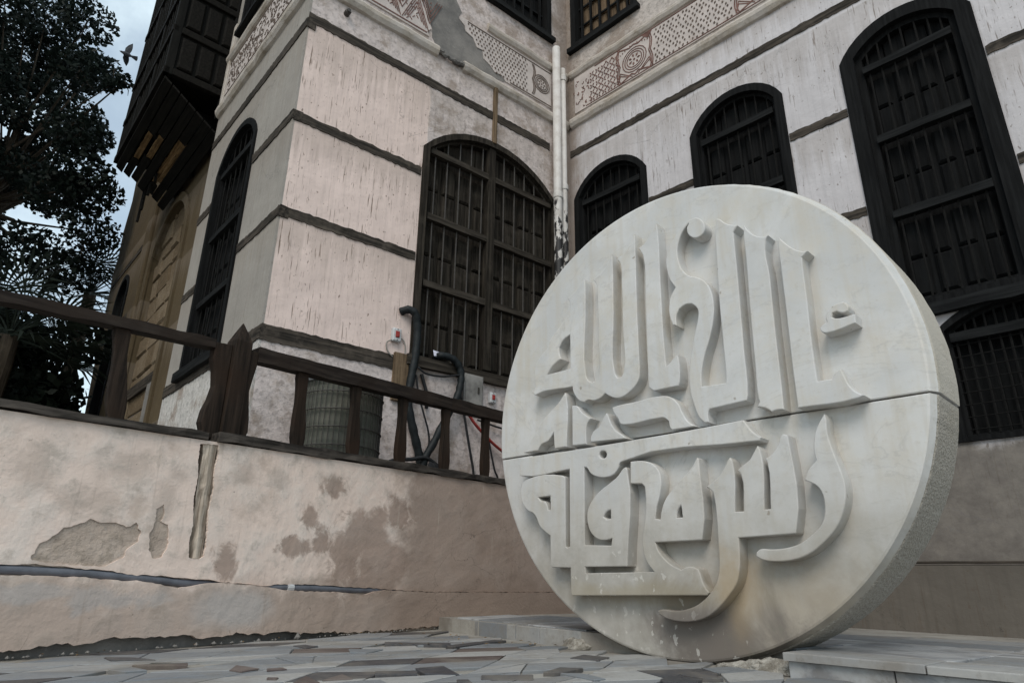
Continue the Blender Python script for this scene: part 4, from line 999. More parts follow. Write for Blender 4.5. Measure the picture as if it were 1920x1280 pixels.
# foot of the right wall: a slightly proud plinth with a joint, shade put into its dark colour
mb = MB(); mb.box(0.05, 6.3, -0.025, 0.05, -0.02, 0.44); obj('wall_foot', mb, mat_wall('shaded_foot_plaster', (0.165, 0.148, 0.128), (0.125, 0.112, 0.097), (0.2, 0.18, 0.16), 0.3), house, FB, bevel=.01)
mb = MB(); mb.tube([(0.3, -0.03, 0.452), (2.2, -0.028, 0.455), (6.2, -0.03, 0.45)], .008, 8); obj('conduit', mb, m_beam, house, FB)
mb = MB(); mb.box(-2.185, -2.035, -0.03, 0.02, 1.72, 2.15); obj('wooden_board', mb, m_door, house, FA, bevel=.006)

# things fixed to the front wall
def switch(x, z, s, label, fr=FA):
    t_ = thing('switch_box', label, 'switch', fr @ T(x, 0, z), 'red rocker switch boxes on the house wall')
    m = fr @ T(x, 0, z)
    mb = MB(); mb.cbox(-.045*s, .045*s, -.045, -.001, -.066*s, .066*s, .008); obj('plate', mb, m_plate, t_, m, bevel=.003)
    mb = MB(); mb.box(-.020*s, .020*s, -.053, -.044, -.028*s, .034*s); mb.box(-.014*s, .014*s, -.058, -.05, -.024*s, .004*s); obj('rocker', mb, m_rocker, t_, m, bevel=.002)
    mb = MB()
    for zz in (-.054, .054): mb.lathe([(.005, 0), (.005, .004)], 8); mb.v[-16:] = [(x_, -.044-z_, y_+zz*s) for x_, y_, z_ in mb.v[-16:]]
    obj('screw', mb, m_iron, t_, m)
switch(-2.185, 2.30, .92, 'white switch box with red rocker on the pink wall left of the black hose')
switch(-1.115, 1.925, .78, 'white switch box with red rocker low under the big window by the disc')
def cable(name, pts, r, mat, label, cat, fr=FA, y=-.05, n=6, rs=None, group=None):
    pts = [Vector((p[0], p[2] if len(p) > 2 else y, p[1])) for p in pts]
    sm = []
    for i in range(len(pts)-1):
        p0, p1, p2, p3 = pts[max(i-1, 0)], pts[i], pts[i+1], pts[min(i+2, len(pts)-1)]
        for k in range(4):
            t_ = k/4; sm.append(0.5*((2*p1)+(p2-p0)*t_+(2*p0-5*p1+4*p2-p3)*t_*t_+(3*p1-p0-3*p2+p3)*t_**3))
    sm.append(pts[-1])
    mb = MB()
    rr = r
    if rs: rr = [r*(1+rs*math.sin(i*1.9)) for i in range(len(sm))]
    mb.tube(sm, rr, n)
    return tag(obj(name, mb, mat, None, fr, smooth=True), label, cat, group)
cable('thick_hose', [(-2.147, 2.537, .0), (-2.103, 2.556, -.05), (-2.047, 2.535, -.07), (-2.011, 2.465, -.06), (-1.992, 2.355), (-1.995, 2.185), (-2.011, 2.043), (-2.029, 1.89), (-2.042, 1.768), (-2.027, 1.665), (-1.979, 1.516), (-1.932, 1.382), (-1.885, 1.236), (-1.85, 1.0), (-1.84, .7)], .036, m_hose, 'thick black hose bending out of the pink wall beside the big window', 'hose', n=12, rs=.07)
cable('thick_hose', [(-1.76, 2.20, .0), (-1.738, 2.203, -.06), (-1.665, 2.201, -.08), (-1.598, 2.174), (-1.544, 2.113), (-1.527, 2.03), (-1.539, 1.929), (-1.564, 1.84), (-1.637, 1.689), (-1.708, 1.557), (-1.79, 1.388), (-1.87, 1.237), (-1.93, 1.0), (-1.95, .7)], .033, m_hose, 'thick black hose drooping from under the window sill in an arch', 'hose', y=-.09, n=12, rs=.09)
cable('red_cable', [(-1.547, 1.836), (-1.513, 1.807), (-1.408, 1.713), (-1.338, 1.64), (-1.232, 1.558), (-1.108, 1.477), (-0.982, 1.41), (-.80, 1.30), (-.6, 1.1), (-.5, .7)], .014, m_red, 'red cable slanting down behind the railing towards the disc', 'cable', y=-.06, n=8)
cable('thin_cable', [(-1.975, 1.975), (-1.951, 1.851), (-1.913, 1.737), (-1.858, 1.6), (-1.821, 1.501), (-1.806, 1.399), (-1.82, 1.2), (-1.85, .7)], .0085, m_rubber, 'thin black cable hanging between the two thick hoses', 'cable', y=-.05)
cable('thin_cable', [(-1.91, 2.0), (-1.897, 1.965), (-1.879, 1.919), (-1.851, 1.843), (-1.84, 1.70)], .016, m_rubber, 'short stubby black cable end on the wall under the window sill', 'cable', y=-.03)
cable('thin_cable', [(-1.99, 2.03), (-1.93, 1.995), (-1.846, 1.987), (-1.719, 2.0), (-1.574, 2.041), (-1.53, 2.03)], .009, m_rubber, 'thin black cable strung level below the sill from hose to hose', 'cable', y=-.10)
cable('thin_cable', [(-1.53, 1.95), (-1.49, 1.85), (-1.45, 1.706), (-1.409, 1.533), (-1.359, 1.336), (-1.318, 1.141), (-1.29, .7)], .0115, m_rubber, 'black cable hanging straight down right of the second hose', 'cable', y=-.05)
cable('thin_cable', [(-1.30, 1.68), (-1.183, 1.664), (-1.095, 1.651), (-0.986, 1.639), (-.8, 1.60), (-.6, 1.62)], .009, m_rubber, 'thin black cable running level behind the last baluster', 'cable', y=-.05)
cable('thin_cable', [(-1.23, 1.80), (-1.20, 1.68), (-1.172, 1.567), (-1.142, 1.445), (-1.084, 1.246), (-1.037, 1.135), (-1.0, .7)], .0095, m_rubber, 'thin black cable hanging down close to the left edge of the disc', 'cable', y=-.045)
cable('thin_cable', [(-2.32, 1.05), (-2.246, 1.158), (-2.154, 1.205), (-2.015, 1.227), (-1.873, 1.255), (-1.75, 1.20)], .018, m_rubber, 'black cable loop lying low behind the fourth baluster', 'cable', y=-.12)
cable('switch_wire', [(-2.225, 2.25), (-2.262, 2.225), (-2.272, 2.195), (-2.265, 2.158), (-2.238, 2.124), (-2.205, 2.10)], .0065, m_greyc, 'pale wire looping down from the left switch box', 'wire', y=-.02)
cable('switch_wire', [(-2.14, 2.285), (-2.105, 2.272), (-2.083, 2.22), (-2.086, 2.137), (-2.09, 2.09)], .005, m_greyc, 'pale wire looping down on the hose side of the left switch box', 'wire', y=-.015)
# heap of black cloth and cable at the foot of the hoses
mb = MB(); n = 14
for i in range(7):
    for k in range(n):
        a = 2*math.pi*k/n; ph = math.pi/2*i/6; rr = .20*math.cos(ph)*random.uniform(.8, 1.15)
        mb.v.append((-1.88+rr*math.cos(a)*1.15, -.22+rr*math.sin(a)*.8, .68+.52*math.sin(ph)*random.uniform(.9, 1.05)))
for i in range(6):
    for k in range(n): mb.f.append((i*n+k, i*n+(k+1) % n, (i+1)*n+(k+1) % n, (i+1)*n+k)); mb.mi.append(0)
tag(obj('cable_heap', mb, m_rubber, None, FA, smooth=True), 'dark heap of cable scraps at the foot of the black hoses', 'heap')
# grey junction box below the sill
jb = thing('junction_box', 'weathered grey junction box on the wall under the big window', 'box', FA @ T(-1.36, 0, 1.95))
mm = FA @ T(-1.36, 0, 1.95)
mb = MB(); mb.box(-.11, .11, -.06, -.001, -.15, .15); obj('casing', mb, m_galv, jb, mm, bevel=.006)
mb = MB(); mb.box(-.095, .095, -.068, -.058, -.135, .135); obj('cover', mb, m_galv, jb, mm, bevel=.004)
mb = MB(); mb.box(.04, .055, -.078, -.066, -.03, .03); obj('latch', mb, m_iron, jb, mm)
mb = MB(); mb.add([(-1.80, -.045, 2.19), (-1.72, -.05, 2.185), (-1.715, -.02, 2.245), (-1.795, -.015, 2.255), (-1.76, -.055, 2.21)], [(0, 1, 4), (1, 2, 4), (2, 3, 4), (3, 0, 4)])
pp = obj('paper_scrap', mb, m_paper, None, FA); so = pp.modifiers.new('thickness', 'SOLIDIFY'); so.thickness = .003
tag(pp, 'crumpled pale paper scrap stuck on the sill of the big window', 'litter')

# rain pipes in the inner corner
def pipe(x, y, r, z0, z1, label, collars):
    t_ = thing('drain_pipe', label, 'pipe', FA @ T(x, y, z0), 'white pipes in the inner corner of the house')
    mb = MB(); mb.tube([(x, y, z0), (x+.004, y, 2.5), (x-.004, y, 4.2), (x, y, z1)], r, 14); obj('pipe_run', mb, m_pipe, t_, FA, smooth=True)
    for z in collars:
        mb = MB(); mb.lathe([(r+.008, z-.035), (r+.010, z-.03), (r+.010, z+.03), (r+.004, z+.04)], 14, (x, y)); obj('collar', mb, m_pipe, t_, FA, smooth=False)
        mb = MB(); mb.box(x-.012, x+.012, y+r*.7, .0, z-.012, z+.012); obj('clip', mb, m_iron, t_, FA)
pipe(-.275, -.085, .050, .0, 6.62, 'thicker white drain pipe nearer the big window, bare and black low down', (4.46, 2.4))
pipe(-.165, -.075, .040, .0, 6.35, 'thinner white drain pipe tucked tight in the inner corner', (4.62, 6.2, 2.6))

# ================================================================== STONE HOUSE WITH THE WOODEN BAY
sh = thing('stone_house', 'ochre plastered stone house at far left with overhanging dark wooden bay', 'house', FS @ T(-5, 0, 0))
N1 = (-5.30, -3.62, 1.3, 4.32, 5.20); N2 = (-7.58, -6.70, 2.2, 4.62, 5.02)
top_edge = [(-2.45, 8.6), (-8.1, 8.6), (-8.55, 7.6), (-8.45, 7.1), (-8.62, 6.5), (-8.5, 5.9), (-8.66, 5.6), (-8.55, 5.3), (-8.35, 4.0), (-8.15, 3.2), (-7.95, 2.4), (-7.9, 0)]
mb = MB(); mb.prism([(-2.45, 0)]+top_edge, [arched(*N1, 18), arched(*N2)], 0, .34); obj('wall', mb, m_ochre, sh, FS)
mb = MB(); mb.box(-7.9, -2.46, .36, 2.4, 0, 8.6); obj('wall', mb, m_mortar, sh, FS)
# coral stone infill, course by course
z = 1.35; row = 0
while z < 5.15:
    h = random.uniform(.25, .33); x = -5.30-(.22 if row % 2 else 0)
    while x < -3.62:
        w_ = random.uniform(.34, .62)
        a, b = max(x, -5.30), min(x+w_, -3.62)
        if b-a > .05:
            cxm = (a+b)/2; zt = z+h
            if zt > 4.32:
                ww = .84; lim = 4.32+math.sqrt(max(0, .88**2-(cxm+4.46)**2))
            else: lim = 99
            if z < lim+.1:
                mb = MB(); d = random.uniform(.05, .085); mb.cbox(a+.008, b-.008, d, .36, z+.008, zt-.008, .018)
                mb.v = [(p[0]+random.uniform(-.006, .006), p[1]+random.uniform(-.008, .008), p[2]+random.uniform(-.006, .006)) for p in mb.v]
                obj('stone_block', mb, m_stone, sh, FS)
        x += w_
    z += h; row += 1
mb = MB(); mb.prism(arched(-5.28, -3.64, 1.3, 4.32, 5.19, 18), [], .10, .33); obj('stone_backing', mb, m_mortar, sh, FS)
mb = MB(); mb.box(-5.29, -3.63, .035, .30, 2.50, 2.66); obj('timber_beam', mb, m_beam, sh, FS)
mb = MB(); mb.box(-4.05, -3.63, .02, .19, 1.3, 2.5); obj('pier', mb, m_mortar, sh, FS)
mb = MB(); mb.prism(arched(-5.46, -3.5, 1.3, 4.30, 5.34, 18), [arched(-5.30, -3.62, 1.2, 4.32, 5.20, 18)], -.03, .02); obj('arch_moulding', mb, m_ochre, sh, FS)
mb = MB(); mb.box(-6.02, -5.62, -.05, .05, 0, 8.4); obj('pilaster', mb, m_ochre, sh, FS, bevel=.03)
for x0, x1, z0, z1 in ((-8.45, -6.04, 5.20, 5.29), (-6.68, -6.04, 4.03, 4.11), (-8.2, -7.6, 4.03, 4.11), (-8.0, -7.6, 2.9, 2.98)):
    mb = MB(); mb.beam(x0, x1, -.012, .06, z0, z1); obj('timber_beam', mb, m_beam, sh, FS)
mb = MB(); mb.prism(arched(-7.60, -6.68, 2.2, 4.62, 5.04), [arched(-7.52, -6.76, 2.25, 4.62, 4.96)], -.02, .15)
w_ = obj('window', mb, m_dwin, sh, FS)
mb = MB(); mb.prism(arched(-7.57, -6.71, 2.2, 4.62, 5.01), [], .2, .22); obj('backing', mb, m_black, w_, FS)
for k in range(5):
    x = -7.5+.74*(k+.5)/5; mb = MB(); mb.tube([(x, .06, 2.25), (x, .06, 4.8)], .01, 6); obj('bar', mb, m_iron2, w_, FS)
# bay: in the frame of the left wall, y negative = out from the wall
BX0, BX1, BE, BZ0, BZ1 = -5.0, -2.54, -.67, 5.82, 9.6
bay = MB(); bay.box(BX0+.05, BX1-.03, BE+.05, .10, BZ0+.05, BZ1-.05)
bayo = obj('wooden_bay', bay, m_bay, sh, FC)
def bp(name, x0, x1, y0, y1, z0, z1, m=None, bev=.006):
    mb = MB(); mb.box(x0, x1, y0, y1, z0, z1); return obj(name, mb, m or m_bay, bayo, FC, bevel=bev)
for x in (BX0, BX0+.82, BX0+1.64, BX1-.09): bp('post', x, x+.09, BE, BE+.09, BZ0, BZ1)
for z in (BZ0, BZ0+.62, BZ0+1.25, BZ0+2.2, BZ1-.1):
    bp('rail', BX0, BX1, BE-.012, BE+.06, z, z+.09, m_bayx); bp('rail', BX1-.07, BX1+.012, BE+.09, .11, z, z+.09, m_bayx)
for x in np.linspace(BX0+.12, BX1-.14, 15): bp('moulding_strip', x, x+.03, BE+.012, BE+.05, BZ0+.1, BZ1-.1)
for k in range(3):
    for j in range(4):
        y0 = BE+.12+k*.21; z0 = BZ0+.13+j*.62
        mb = MB(); mb.cbox(y0, y0+.17, 0, .05, z0, z0+.45, .018); mb.v = [(BX1+.006-p[1], p[0], p[2]) for p in mb.v]; obj('carved_panel', mb, m_bayx, bayo, FC)
bp('post', BX1-.085, BX1+.008, -.03, .11, BZ0-.3, BZ1)
# the broken underside: sloping boards, joists and laths in the gaps, their tan standing in for sunlit flecks
def under(t): return (BE+.02+t*.70, BZ0-.06-t*.50)
nb = 7
for k in range(nb):
    t0, t1 = k/nb+.01, (k+1)/nb-.012
    (ya, za_), (yb, zb_) = under(t0), under(t1)
    segs = [(BX0+.02, BX1-.02)]
    if k in (1, 2, 4): segs = [(BX0+.02, BX0+.35+.25*k), (BX0+1.25+.12*k, BX1-.02)] if k != 4 else [(BX0+.02, BX0+.5), (BX0+1.75, BX1-.02)]
    segs[0] = (segs[0][0]+random.uniform(0, .28), segs[0][1])
    for a, b in segs:
        mb = MB(); jz = random.uniform(-.02, .02)
        mb.add([(a, ya, za_+jz), (b, ya, za_), (b, yb, zb_), (a, yb, zb_+jz), (a, ya, za_+.03+jz), (b, ya, za_+.03), (b, yb, zb_+.03), (a, yb, zb_+.03+jz)],
               [(0, 3, 2, 1), (4, 5, 6, 7), (0, 1, 5, 4), (1, 2, 6, 5), (2, 3, 7, 6), (3, 0, 4, 7)])
        obj('soffit_board', mb, m_bayx, bayo, FC)
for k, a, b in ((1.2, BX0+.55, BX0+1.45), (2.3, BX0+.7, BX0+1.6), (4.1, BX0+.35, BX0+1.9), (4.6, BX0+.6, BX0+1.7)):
    y, z = under(k/nb); n = 9; mb = MB(); mb.beam(a, b, y, y+.07, z+.01, z+.05, .014, .07); obj('sun_fleck_lath', mb, m_tan, bayo, FC)
for x in (BX0+.5, BX0+1.2, BX0+1.9):
    mb = MB(); mb.add([(x, BE+.05, BZ0), (x+.09, BE+.05, BZ0), (x+.09, .1, BZ0-.50), (x, .1, BZ0-.50), (x, .1, BZ0), (x+.09, .1, BZ0)], [(0, 1, 2, 3), (0, 3, 4), (1, 5, 2), (0, 4, 5, 1), (3, 2, 5, 4)]); obj('bracket', mb, m_bay, bayo, FC)
for x, l in ((-4.85, .30), (-4.6, .18), (-4.95, .45), (-4.3, .12)):
    mb = MB(); mb.box(x, x+.05, -.25, -.22, BZ0-.36-l, BZ0-.2); obj('hanging_splinter', mb, m_bayx, bayo, FC)

# ================================================================== PARAPET
lw = thing('low_wall', 'low stained pink plaster parapet wall with peeling patches below the railing', 'wall', FW)
WX0, WX1 = -4.2, 3.47
wz = lambda x: .968+.0162*(x+1.4)
def ragged(x0, x1, z, amp, step_=.045):
    out = []; x = x0
    while x < x1: out.append((x, z(x)+random.uniform(-amp, amp))); x += random.uniform(.6, 1.3)*step_
    out.append((x1, z(x1))); return out
def zfoot(x):
    if x < -.2: return .040+.009*math.sin(x*7)+.006*math.sin(x*23)
    if x < .55: return .040-(x+.2)/.75*.033+.005*math.sin(x*20)
    return .008
foot = ragged(WX0, WX1, zfoot, .007, .025)
coat = foot+[(WX1, wz(WX1)), (WX0, wz(WX0))]
groove1 = [(-4.1, .338), (-4.1, .372), (-1.9, .352), (-1.5, .354), (-1.225, .347), (-1.15, .351), (-1.05, .344), (-.98, .335), (-.86, .333), (-.78, .319), (-.73, .312), (-.66, .312), (-.60, .307), (-.54, .301), (-.45, .297), (-.36, .293), (-.30, .285), (-.38, .279), (-.46, .270), (-.53, .258), (-.57, .266), (-.64, .280), (-.70, .291), (-.755, .292), (-.84, .295), (-.95, .305), (-1.06, .309), (-1.16, .312), (-1.24, .311), (-1.6, .315), (-1.9, .318)]
groove2 = [(-.03, .258), (.04, .272), (.16, .270), (.28, .268), (.42, .262), (.56, .254), (.68, .252), (.80, .247), (.79, .238), (.70, .232), (.62, .215), (.52, .226), (.40, .234), (.22, .238), (.08, .245)]
channel = [(-.535, .962), (-.49, .966), (-.437, .967), (-.428, .91), (-.436, .83), (-.424, .74), (-.431, .63), (-.420, .53), (-.415, .45), (-.418, .405), (-.45, .392), (-.492, .398), (-.505, .46), (-.500, .56), (-.520, .68), (-.518, .80), (-.532, .88)]
patch = [(-1.167, .375), (-1.142, .434), (-1.10, .47), (-1.068, .509), (-1.02, .52), (-.97, .55), (-.915, .535), (-.867, .545), (-.81, .528), (-.77, .545), (-.742, .50), (-.75, .46), (-.79, .43), (-.80, .39), (-.85, .365), (-.882, .348), (-.95, .352), (-1.023, .356), (-1.10, .36)]
patch2 = [(-.69, .62), (-.665, .645), (-.65, .60), (-.66, .56), (-.625, .55), (-.612, .50), (-.605, .44), (-.625, .40), (-.665, .385), (-.69, .43), (-.70, .50), (-.685, .56)]
def rough(poly, amp=.005, seg=.018):
    out = []; n = len(poly)
    for i in range(n):
        a, b = poly[i], poly[(i+1) % n]; L = math.hypot(b[0]-a[0], b[1]-a[1]); m = max(1, int(L/seg))
        for k in range(m):
            t_ = k/m; out.append((a[0]+(b[0]-a[0])*t_+random.uniform(-amp, amp), a[1]+(b[1]-a[1])*t_+random.uniform(-amp, amp)))
    return out
TOPX = [(-4.3, .340), (-4.05, .376), (-1.9, .356), (-1.5, .358), (-1.225, .351), (-1.15, .355), (-1.05, .348), (-.98, .339), (-.86, .336), (-.78, .322), (-.73, .314), (-.66, .316), (-.60, .311), (-.54, .304), (-.45, .300), (-.36, .295), (-.28, .284), (-.05, .266), (.04, .276), (.16, .274), (.28, .271), (.42, .265), (.56, .257), (.68, .253), (.80, .245), (1.2, .226), (3.5, .205)]
BOTX = [(-4.3, .336), (-4.05, .338), (-1.9, .316), (-1.6, .313), (-1.24, .309), (-1.16, .310), (-1.06, .307), (-.95, .303), (-.84, .293), (-.755, .290), (-.70, .289), (-.64, .278), (-.57, .264), (-.53, .256), (-.46, .268), (-.38, .278), (-.28, .281), (-.05, .262), (.08, .243), (.22, .236), (.40, .232), (.52, .224), (.62, .213), (.70, .230), (.80, .239), (1.2, .223), (3.5, .202)]
def line(tab, amp):
    xs = np.arange(WX0, WX1+.001, .022); zs = np.interp(xs, [p[0] for p in tab], [p[1] for p in tab])
    return [(float(x), float(z)+random.uniform(-amp, amp)) for x, z in zip(xs, zs)]
tl = line(TOPX, .0028); bl = line(BOTX, .0028)
bl = [(x, min(z, t_[1]-.0022)) for (x, z), t_ in zip(bl, tl)]
patch_r, patch2_r, chan_r = rough(patch, .004, .012), rough(patch2, .004, .012), rough(channel, .0022, .008)
pb = MB(); pb.prism(tl+[(WX1, wz(WX1)), (WX0, wz(WX0))], [patch_r, patch2_r, chan_r], 0, .016); obj('plaster_coat', pb, m_low, lw, FW)
pb = MB(); pb.prism(foot+bl[::-1], [], -.016, .016); obj('lower_course', pb, m_low, lw, FW, bevel=.006)
for p_ in (patch_r, patch2_r):
    pb = MB(); pb.prism(shrink(p_, -.006), [], .0065, .0155); obj('bare_patch', pb, m_under, lw, FW)
pc = MB(); pc.prism([(WX0, .118), (-.3, .112), (.45, .05), (.6, -.05), (WX1, -.05), (WX1, wz(WX1)), (WX0, wz(WX0))], [chan_r], .0165, .26); obj('core', pc, m_under, lw, FW)
mb = MB(); mb.prism(rough([(WX0, -.05), (.62, -.05), (.46, .05), (-.3, .111), (WX0, .117)], .002, .05), [], .045, .255); obj('footing', mb, m_mortar, lw, FW)
mb = MB(); mb.box(-.56, -.40, .09, .13, .35, .968); obj('core', mb, m_mortar, lw, FW)
pf = MB(); pf.prism([(WX0, wz(WX0)-.001), (WX1, wz(WX1)-.001), (WX1, wz(WX1)-.03), (WX0, wz(WX0)-.03)], [], .255, .262); obj('coping_bed', pf, m_mortar, lw, FW)
mb = MB(); mb.beam(-.505, -.455, .028, .09, .40, .966, .008, .06)
post_ = MB(); 
zs_ = np.linspace(.395, .967, 12); b0 = 0
for z in zs_:
    j = [random.uniform(-.006, .006) for _ in range(4)]
    post_.v += [(-.512+j[0]+.03*(.967-z), .016+j[1], z), (-.475+j[2]+.03*(.967-z), .002+j[3]*.6, z), (-.436+j[2]+.03*(.967-z), .014+j[3], z), (-.45, .09, z), (-.505, .09, z)]
for i in range(11):
    for k in range(5): post_.f.append((5*i+k, 5*i+(k+1) % 5, 5*i+5+(k+1) % 5, 5*i+5+k)); post_.mi.append(0)
obj('exposed_post', post_, m_post, lw, FW)
for pts, in (([(-4.1, .02, .355), (-1.9, .018, .334), (-1.22, .016, .331), (-.95, .016, .320), (-.66, .017, .297), (-.50, .02, .280), (-.25, .026, .272)],), ([(-.08, .028, .262), (.04, .017, .258), (.30, .016, .252), (.55, .02, .242), (.75, .022, .239), (.9, .03, .235)],)):
    mb = MB(); mb.tube(pts, .019, 12); obj('buried_pipe', mb, m_conduit, lw, FW, smooth=True)
mb = MB(); mb.lathe([(.024, -.02), (.025, 0), (.024, .02)], 12); mb.v = [(.11+z, .016+y, .2565+x) for x, y, z in mb.v]; obj('pipe_joint', mb, m_plate, lw, FW)
# crumbled rubble along the foot of the wall
mb = MB()
for k in range(110):
    x = random.uniform(-2.6, 1.45)+random.gauss(0, .02); s = random.uniform(.003, .013)*(2.0 if random.random() < .05 else 1.0)*(1.0 if x < .3 else .7)
    c = Vector((x, -.016-random.uniform(-.008, .03)*random.random(), -.004+s*.3)); b = len(mb.v)
    mb.v += [tuple(c+Vector((random.uniform(.6, 1.2)*s*a, random.uniform(.6, 1.2)*s*b_, random.uniform(.5, 1)*s*c_))) for a, b_, c_ in ((1, 0, 0), (-1, 0, 0), (0, 1, 0), (0, -1, 0), (0, 0, 1), (0, 0, -1))]
    for f in ((0, 2, 4), (2, 1, 4), (1, 3, 4), (3, 0, 4), (2, 0, 5), (1, 2, 5), (3, 1, 5), (0, 3, 5)): mb.f.append(tuple(b+i for i in f)); mb.mi.append(0)
tag(obj('rubble', mb, m_mortar, None, FW), 'crumbs of fallen plaster along the foot of the low pink wall', 'rubble', kind='stuff')

# ================================================================== RAILING
rl = thing('wooden_railing', 'dark weathered wooden railing with pointed post standing on the low wall', 'railing', FW @ T(-.36, .1, 1.0))
mb = MB()
def slopebeam(name, x0, z0, x1, z1, y0, y1, th, mat, amp=.004):
    mb = MB(); n = max(2, int(abs(x1-x0)/.1))
    for i in range(n+1):
        t_ = i/n; x = x0+(x1-x0)*t_; z = z0+(z1-z0)*t_; j = [random.uniform(-amp, amp) for _ in range(4)]
        mb.v += [(x, y0+j[0], z-th+j[1]), (x, y1, z-th), (x, y1, z), (x, y0+j[2], z+j[3])]
    for i in range(n):
        for k in range(4): mb.f.append((4*i+k, 4*i+(k+1) % 4, 4*i+4+(k+1) % 4, 4*i+4+k)[::-1]); mb.mi.append(0)
    mb.f.append((0, 1, 2, 3)); mb.f.append((4*n+3, 4*n+2, 4*n+1, 4*n)); mb.mi += [0, 0]
    return obj(name, mb, mat, rl, FW)
slopebeam('top_rail', -4.2, 1.345, -.515, 1.562, .06, .135, .055, m_railx)
slopebeam('top_rail', -.255, 1.585, 3.4, 1.690, .055, .14, .088, m_railx)
slopebeam('bottom_rail', WX0, wz(WX0)+.045, -.505, wz(-.5)+.042, -.02, .24, .040, m_coping, .007)
slopebeam('bottom_rail', -.45, wz(-.4)+.05, WX1, wz(WX1)+.05, -.02, .24, .046, m_coping, .008)
def board(name, prof, x, y0, y1, lean=0, mat=m_rail):
    # prof: (half width, z)
    L = [(x-w+lean*(z-1.0), z) for w, z in prof]; Rr = [(x+w+lean*(z-1.0), z) for w, z in prof]
    mb = MB(); mb.prism(L+Rr[::-1], [], y0, y1); return obj(name, mb, mat, rl, FW, bevel=.005)
waist = lambda z0, z1, s=1.0: [(.052*s, z0), (.050*s, z0+.06*(z1-z0)), (.060*s, z0+.16*(z1-z0)), (.061*s, z0+.24*(z1-z0)), (.055*s, z0+.40*(z1-z0)), (.044*s, z0+.58*(z1-z0)), (.041*s, z0+.72*(z1-z0)), (.047*s, z0+.85*(z1-z0)), (.053*s, z0+.92*(z1-z0)), (.049*s, z1)]
for x, z1, ln in ((-.925, 1.49, -.13), (.10, 1.515, -.05), (.52, 1.525, -.045), (.93, 1.535, -.01), (1.375, 1.55, -.01), (1.845, 1.56, -.01), (2.35, 1.575, -.01), (2.85, 1.59, 0), (-1.55, 1.45, -.1), (-2.2, 1.42, 0), (-2.9, 1.40, 0)):
    board('baluster', waist(wz(x)+.035, z1, .74)+[] , x, .078, .118, ln)
half = lambda s, x: None
# the newel: a pointed post between two shaped half boards
nw = MB(); x0, x1, y0, y1 = -.412, -.312, .035, .145
nw.add([(x0, y0, 1.0), (x1, y0, 1.0), (x1, y1, 1.0), (x0, y1, 1.0), (x0, y0, 1.585), (x1, y0, 1.585), (x1, y1, 1.585), (x0, y1, 1.585),
        (x0+.022, y0+.024, 1.645), (x1-.022, y0+.024, 1.645), (x1-.022, y1-.024, 1.645), (x0+.022, y1-.024, 1.645), ((x0+x1)/2, (y0+y1)/2, 1.715)],
       [(3, 2, 1, 0), (0, 1, 5, 4), (1, 2, 6, 5), (2, 3, 7, 6), (3, 0, 4, 7), (4, 5, 9, 8), (5, 6, 10, 9), (6, 7, 11, 10), (7, 4, 8, 11), (8, 9, 12), (9, 10, 12), (10, 11, 12), (11, 8, 12)])
obj('newel_post', nw, m_rail, rl, FW, bevel=.004)
Lb = [(-.414, 1.01), (-.414, 1.555), (-.515, 1.545), (-.512, 1.45), (-.490, 1.38), (-.478, 1.30), (-.492, 1.22), (-.512, 1.16), (-.520, 1.09), (-.505, 1.05), (-.508, 1.01)]
Rb = [(-.310, 1.02), (-.310, 1.56), (-.252, 1.55), (-.250, 1.47), (-.262, 1.40), (-.275, 1.31), (-.262, 1.22), (-.250, 1.15), (-.246, 1.08), (-.256, 1.05), (-.254, 1.02)]
for p in (Lb, Rb):
    mb = MB(); mb.prism(p, [], .065, .125); obj('side_board', mb, m_rail, rl, FW, bevel=.004)

# ================================================================== CONDENSER BEHIND THE RAILING
cm = FW @ T(.70, .50, .68)
cd = thing('condenser_unit', 'round dark green grey air conditioning condenser in a wire cage behind the railing', 'air conditioner', cm)
mb = MB(); mb.lathe([(.285, .0), (.285, .05), (.272, .06), (.272, .90), (.28, .92), (.28, .94)], 40); obj('casing', mb, m_cond, cd, cm, smooth=False)
mb = MB(); mb.lathe([(.30, .935), (.305, .945), (.305, .965), (.285, .985), (.18, 1.0), (.02, 1.005)], 40); obj('lid', mb, m_lid, cd, cm)
for k in range(7):
    z = .10+k*.125; mb = MB(); mb.tube([(.293*math.cos(a), .293*math.sin(a), z) for a in np.linspace(0, 2*math.pi, 41)], .0045, 6, cap=False); obj('hoop', mb, m_iron, cd, cm)
w0 = None
for k in range(48):
    a = 2*math.pi*k/48
    if w0 is None:
        mb = MB(); mb.tube([(.288, 0, .05), (.288, 0, .93)], .003, 5); w0 = obj('wire', mb, m_iron, cd, cm @ Matrix.Rotation(a, 4, 'Z'))
    else: again(w0, cm @ Matrix.Rotation(a, 4, 'Z'))

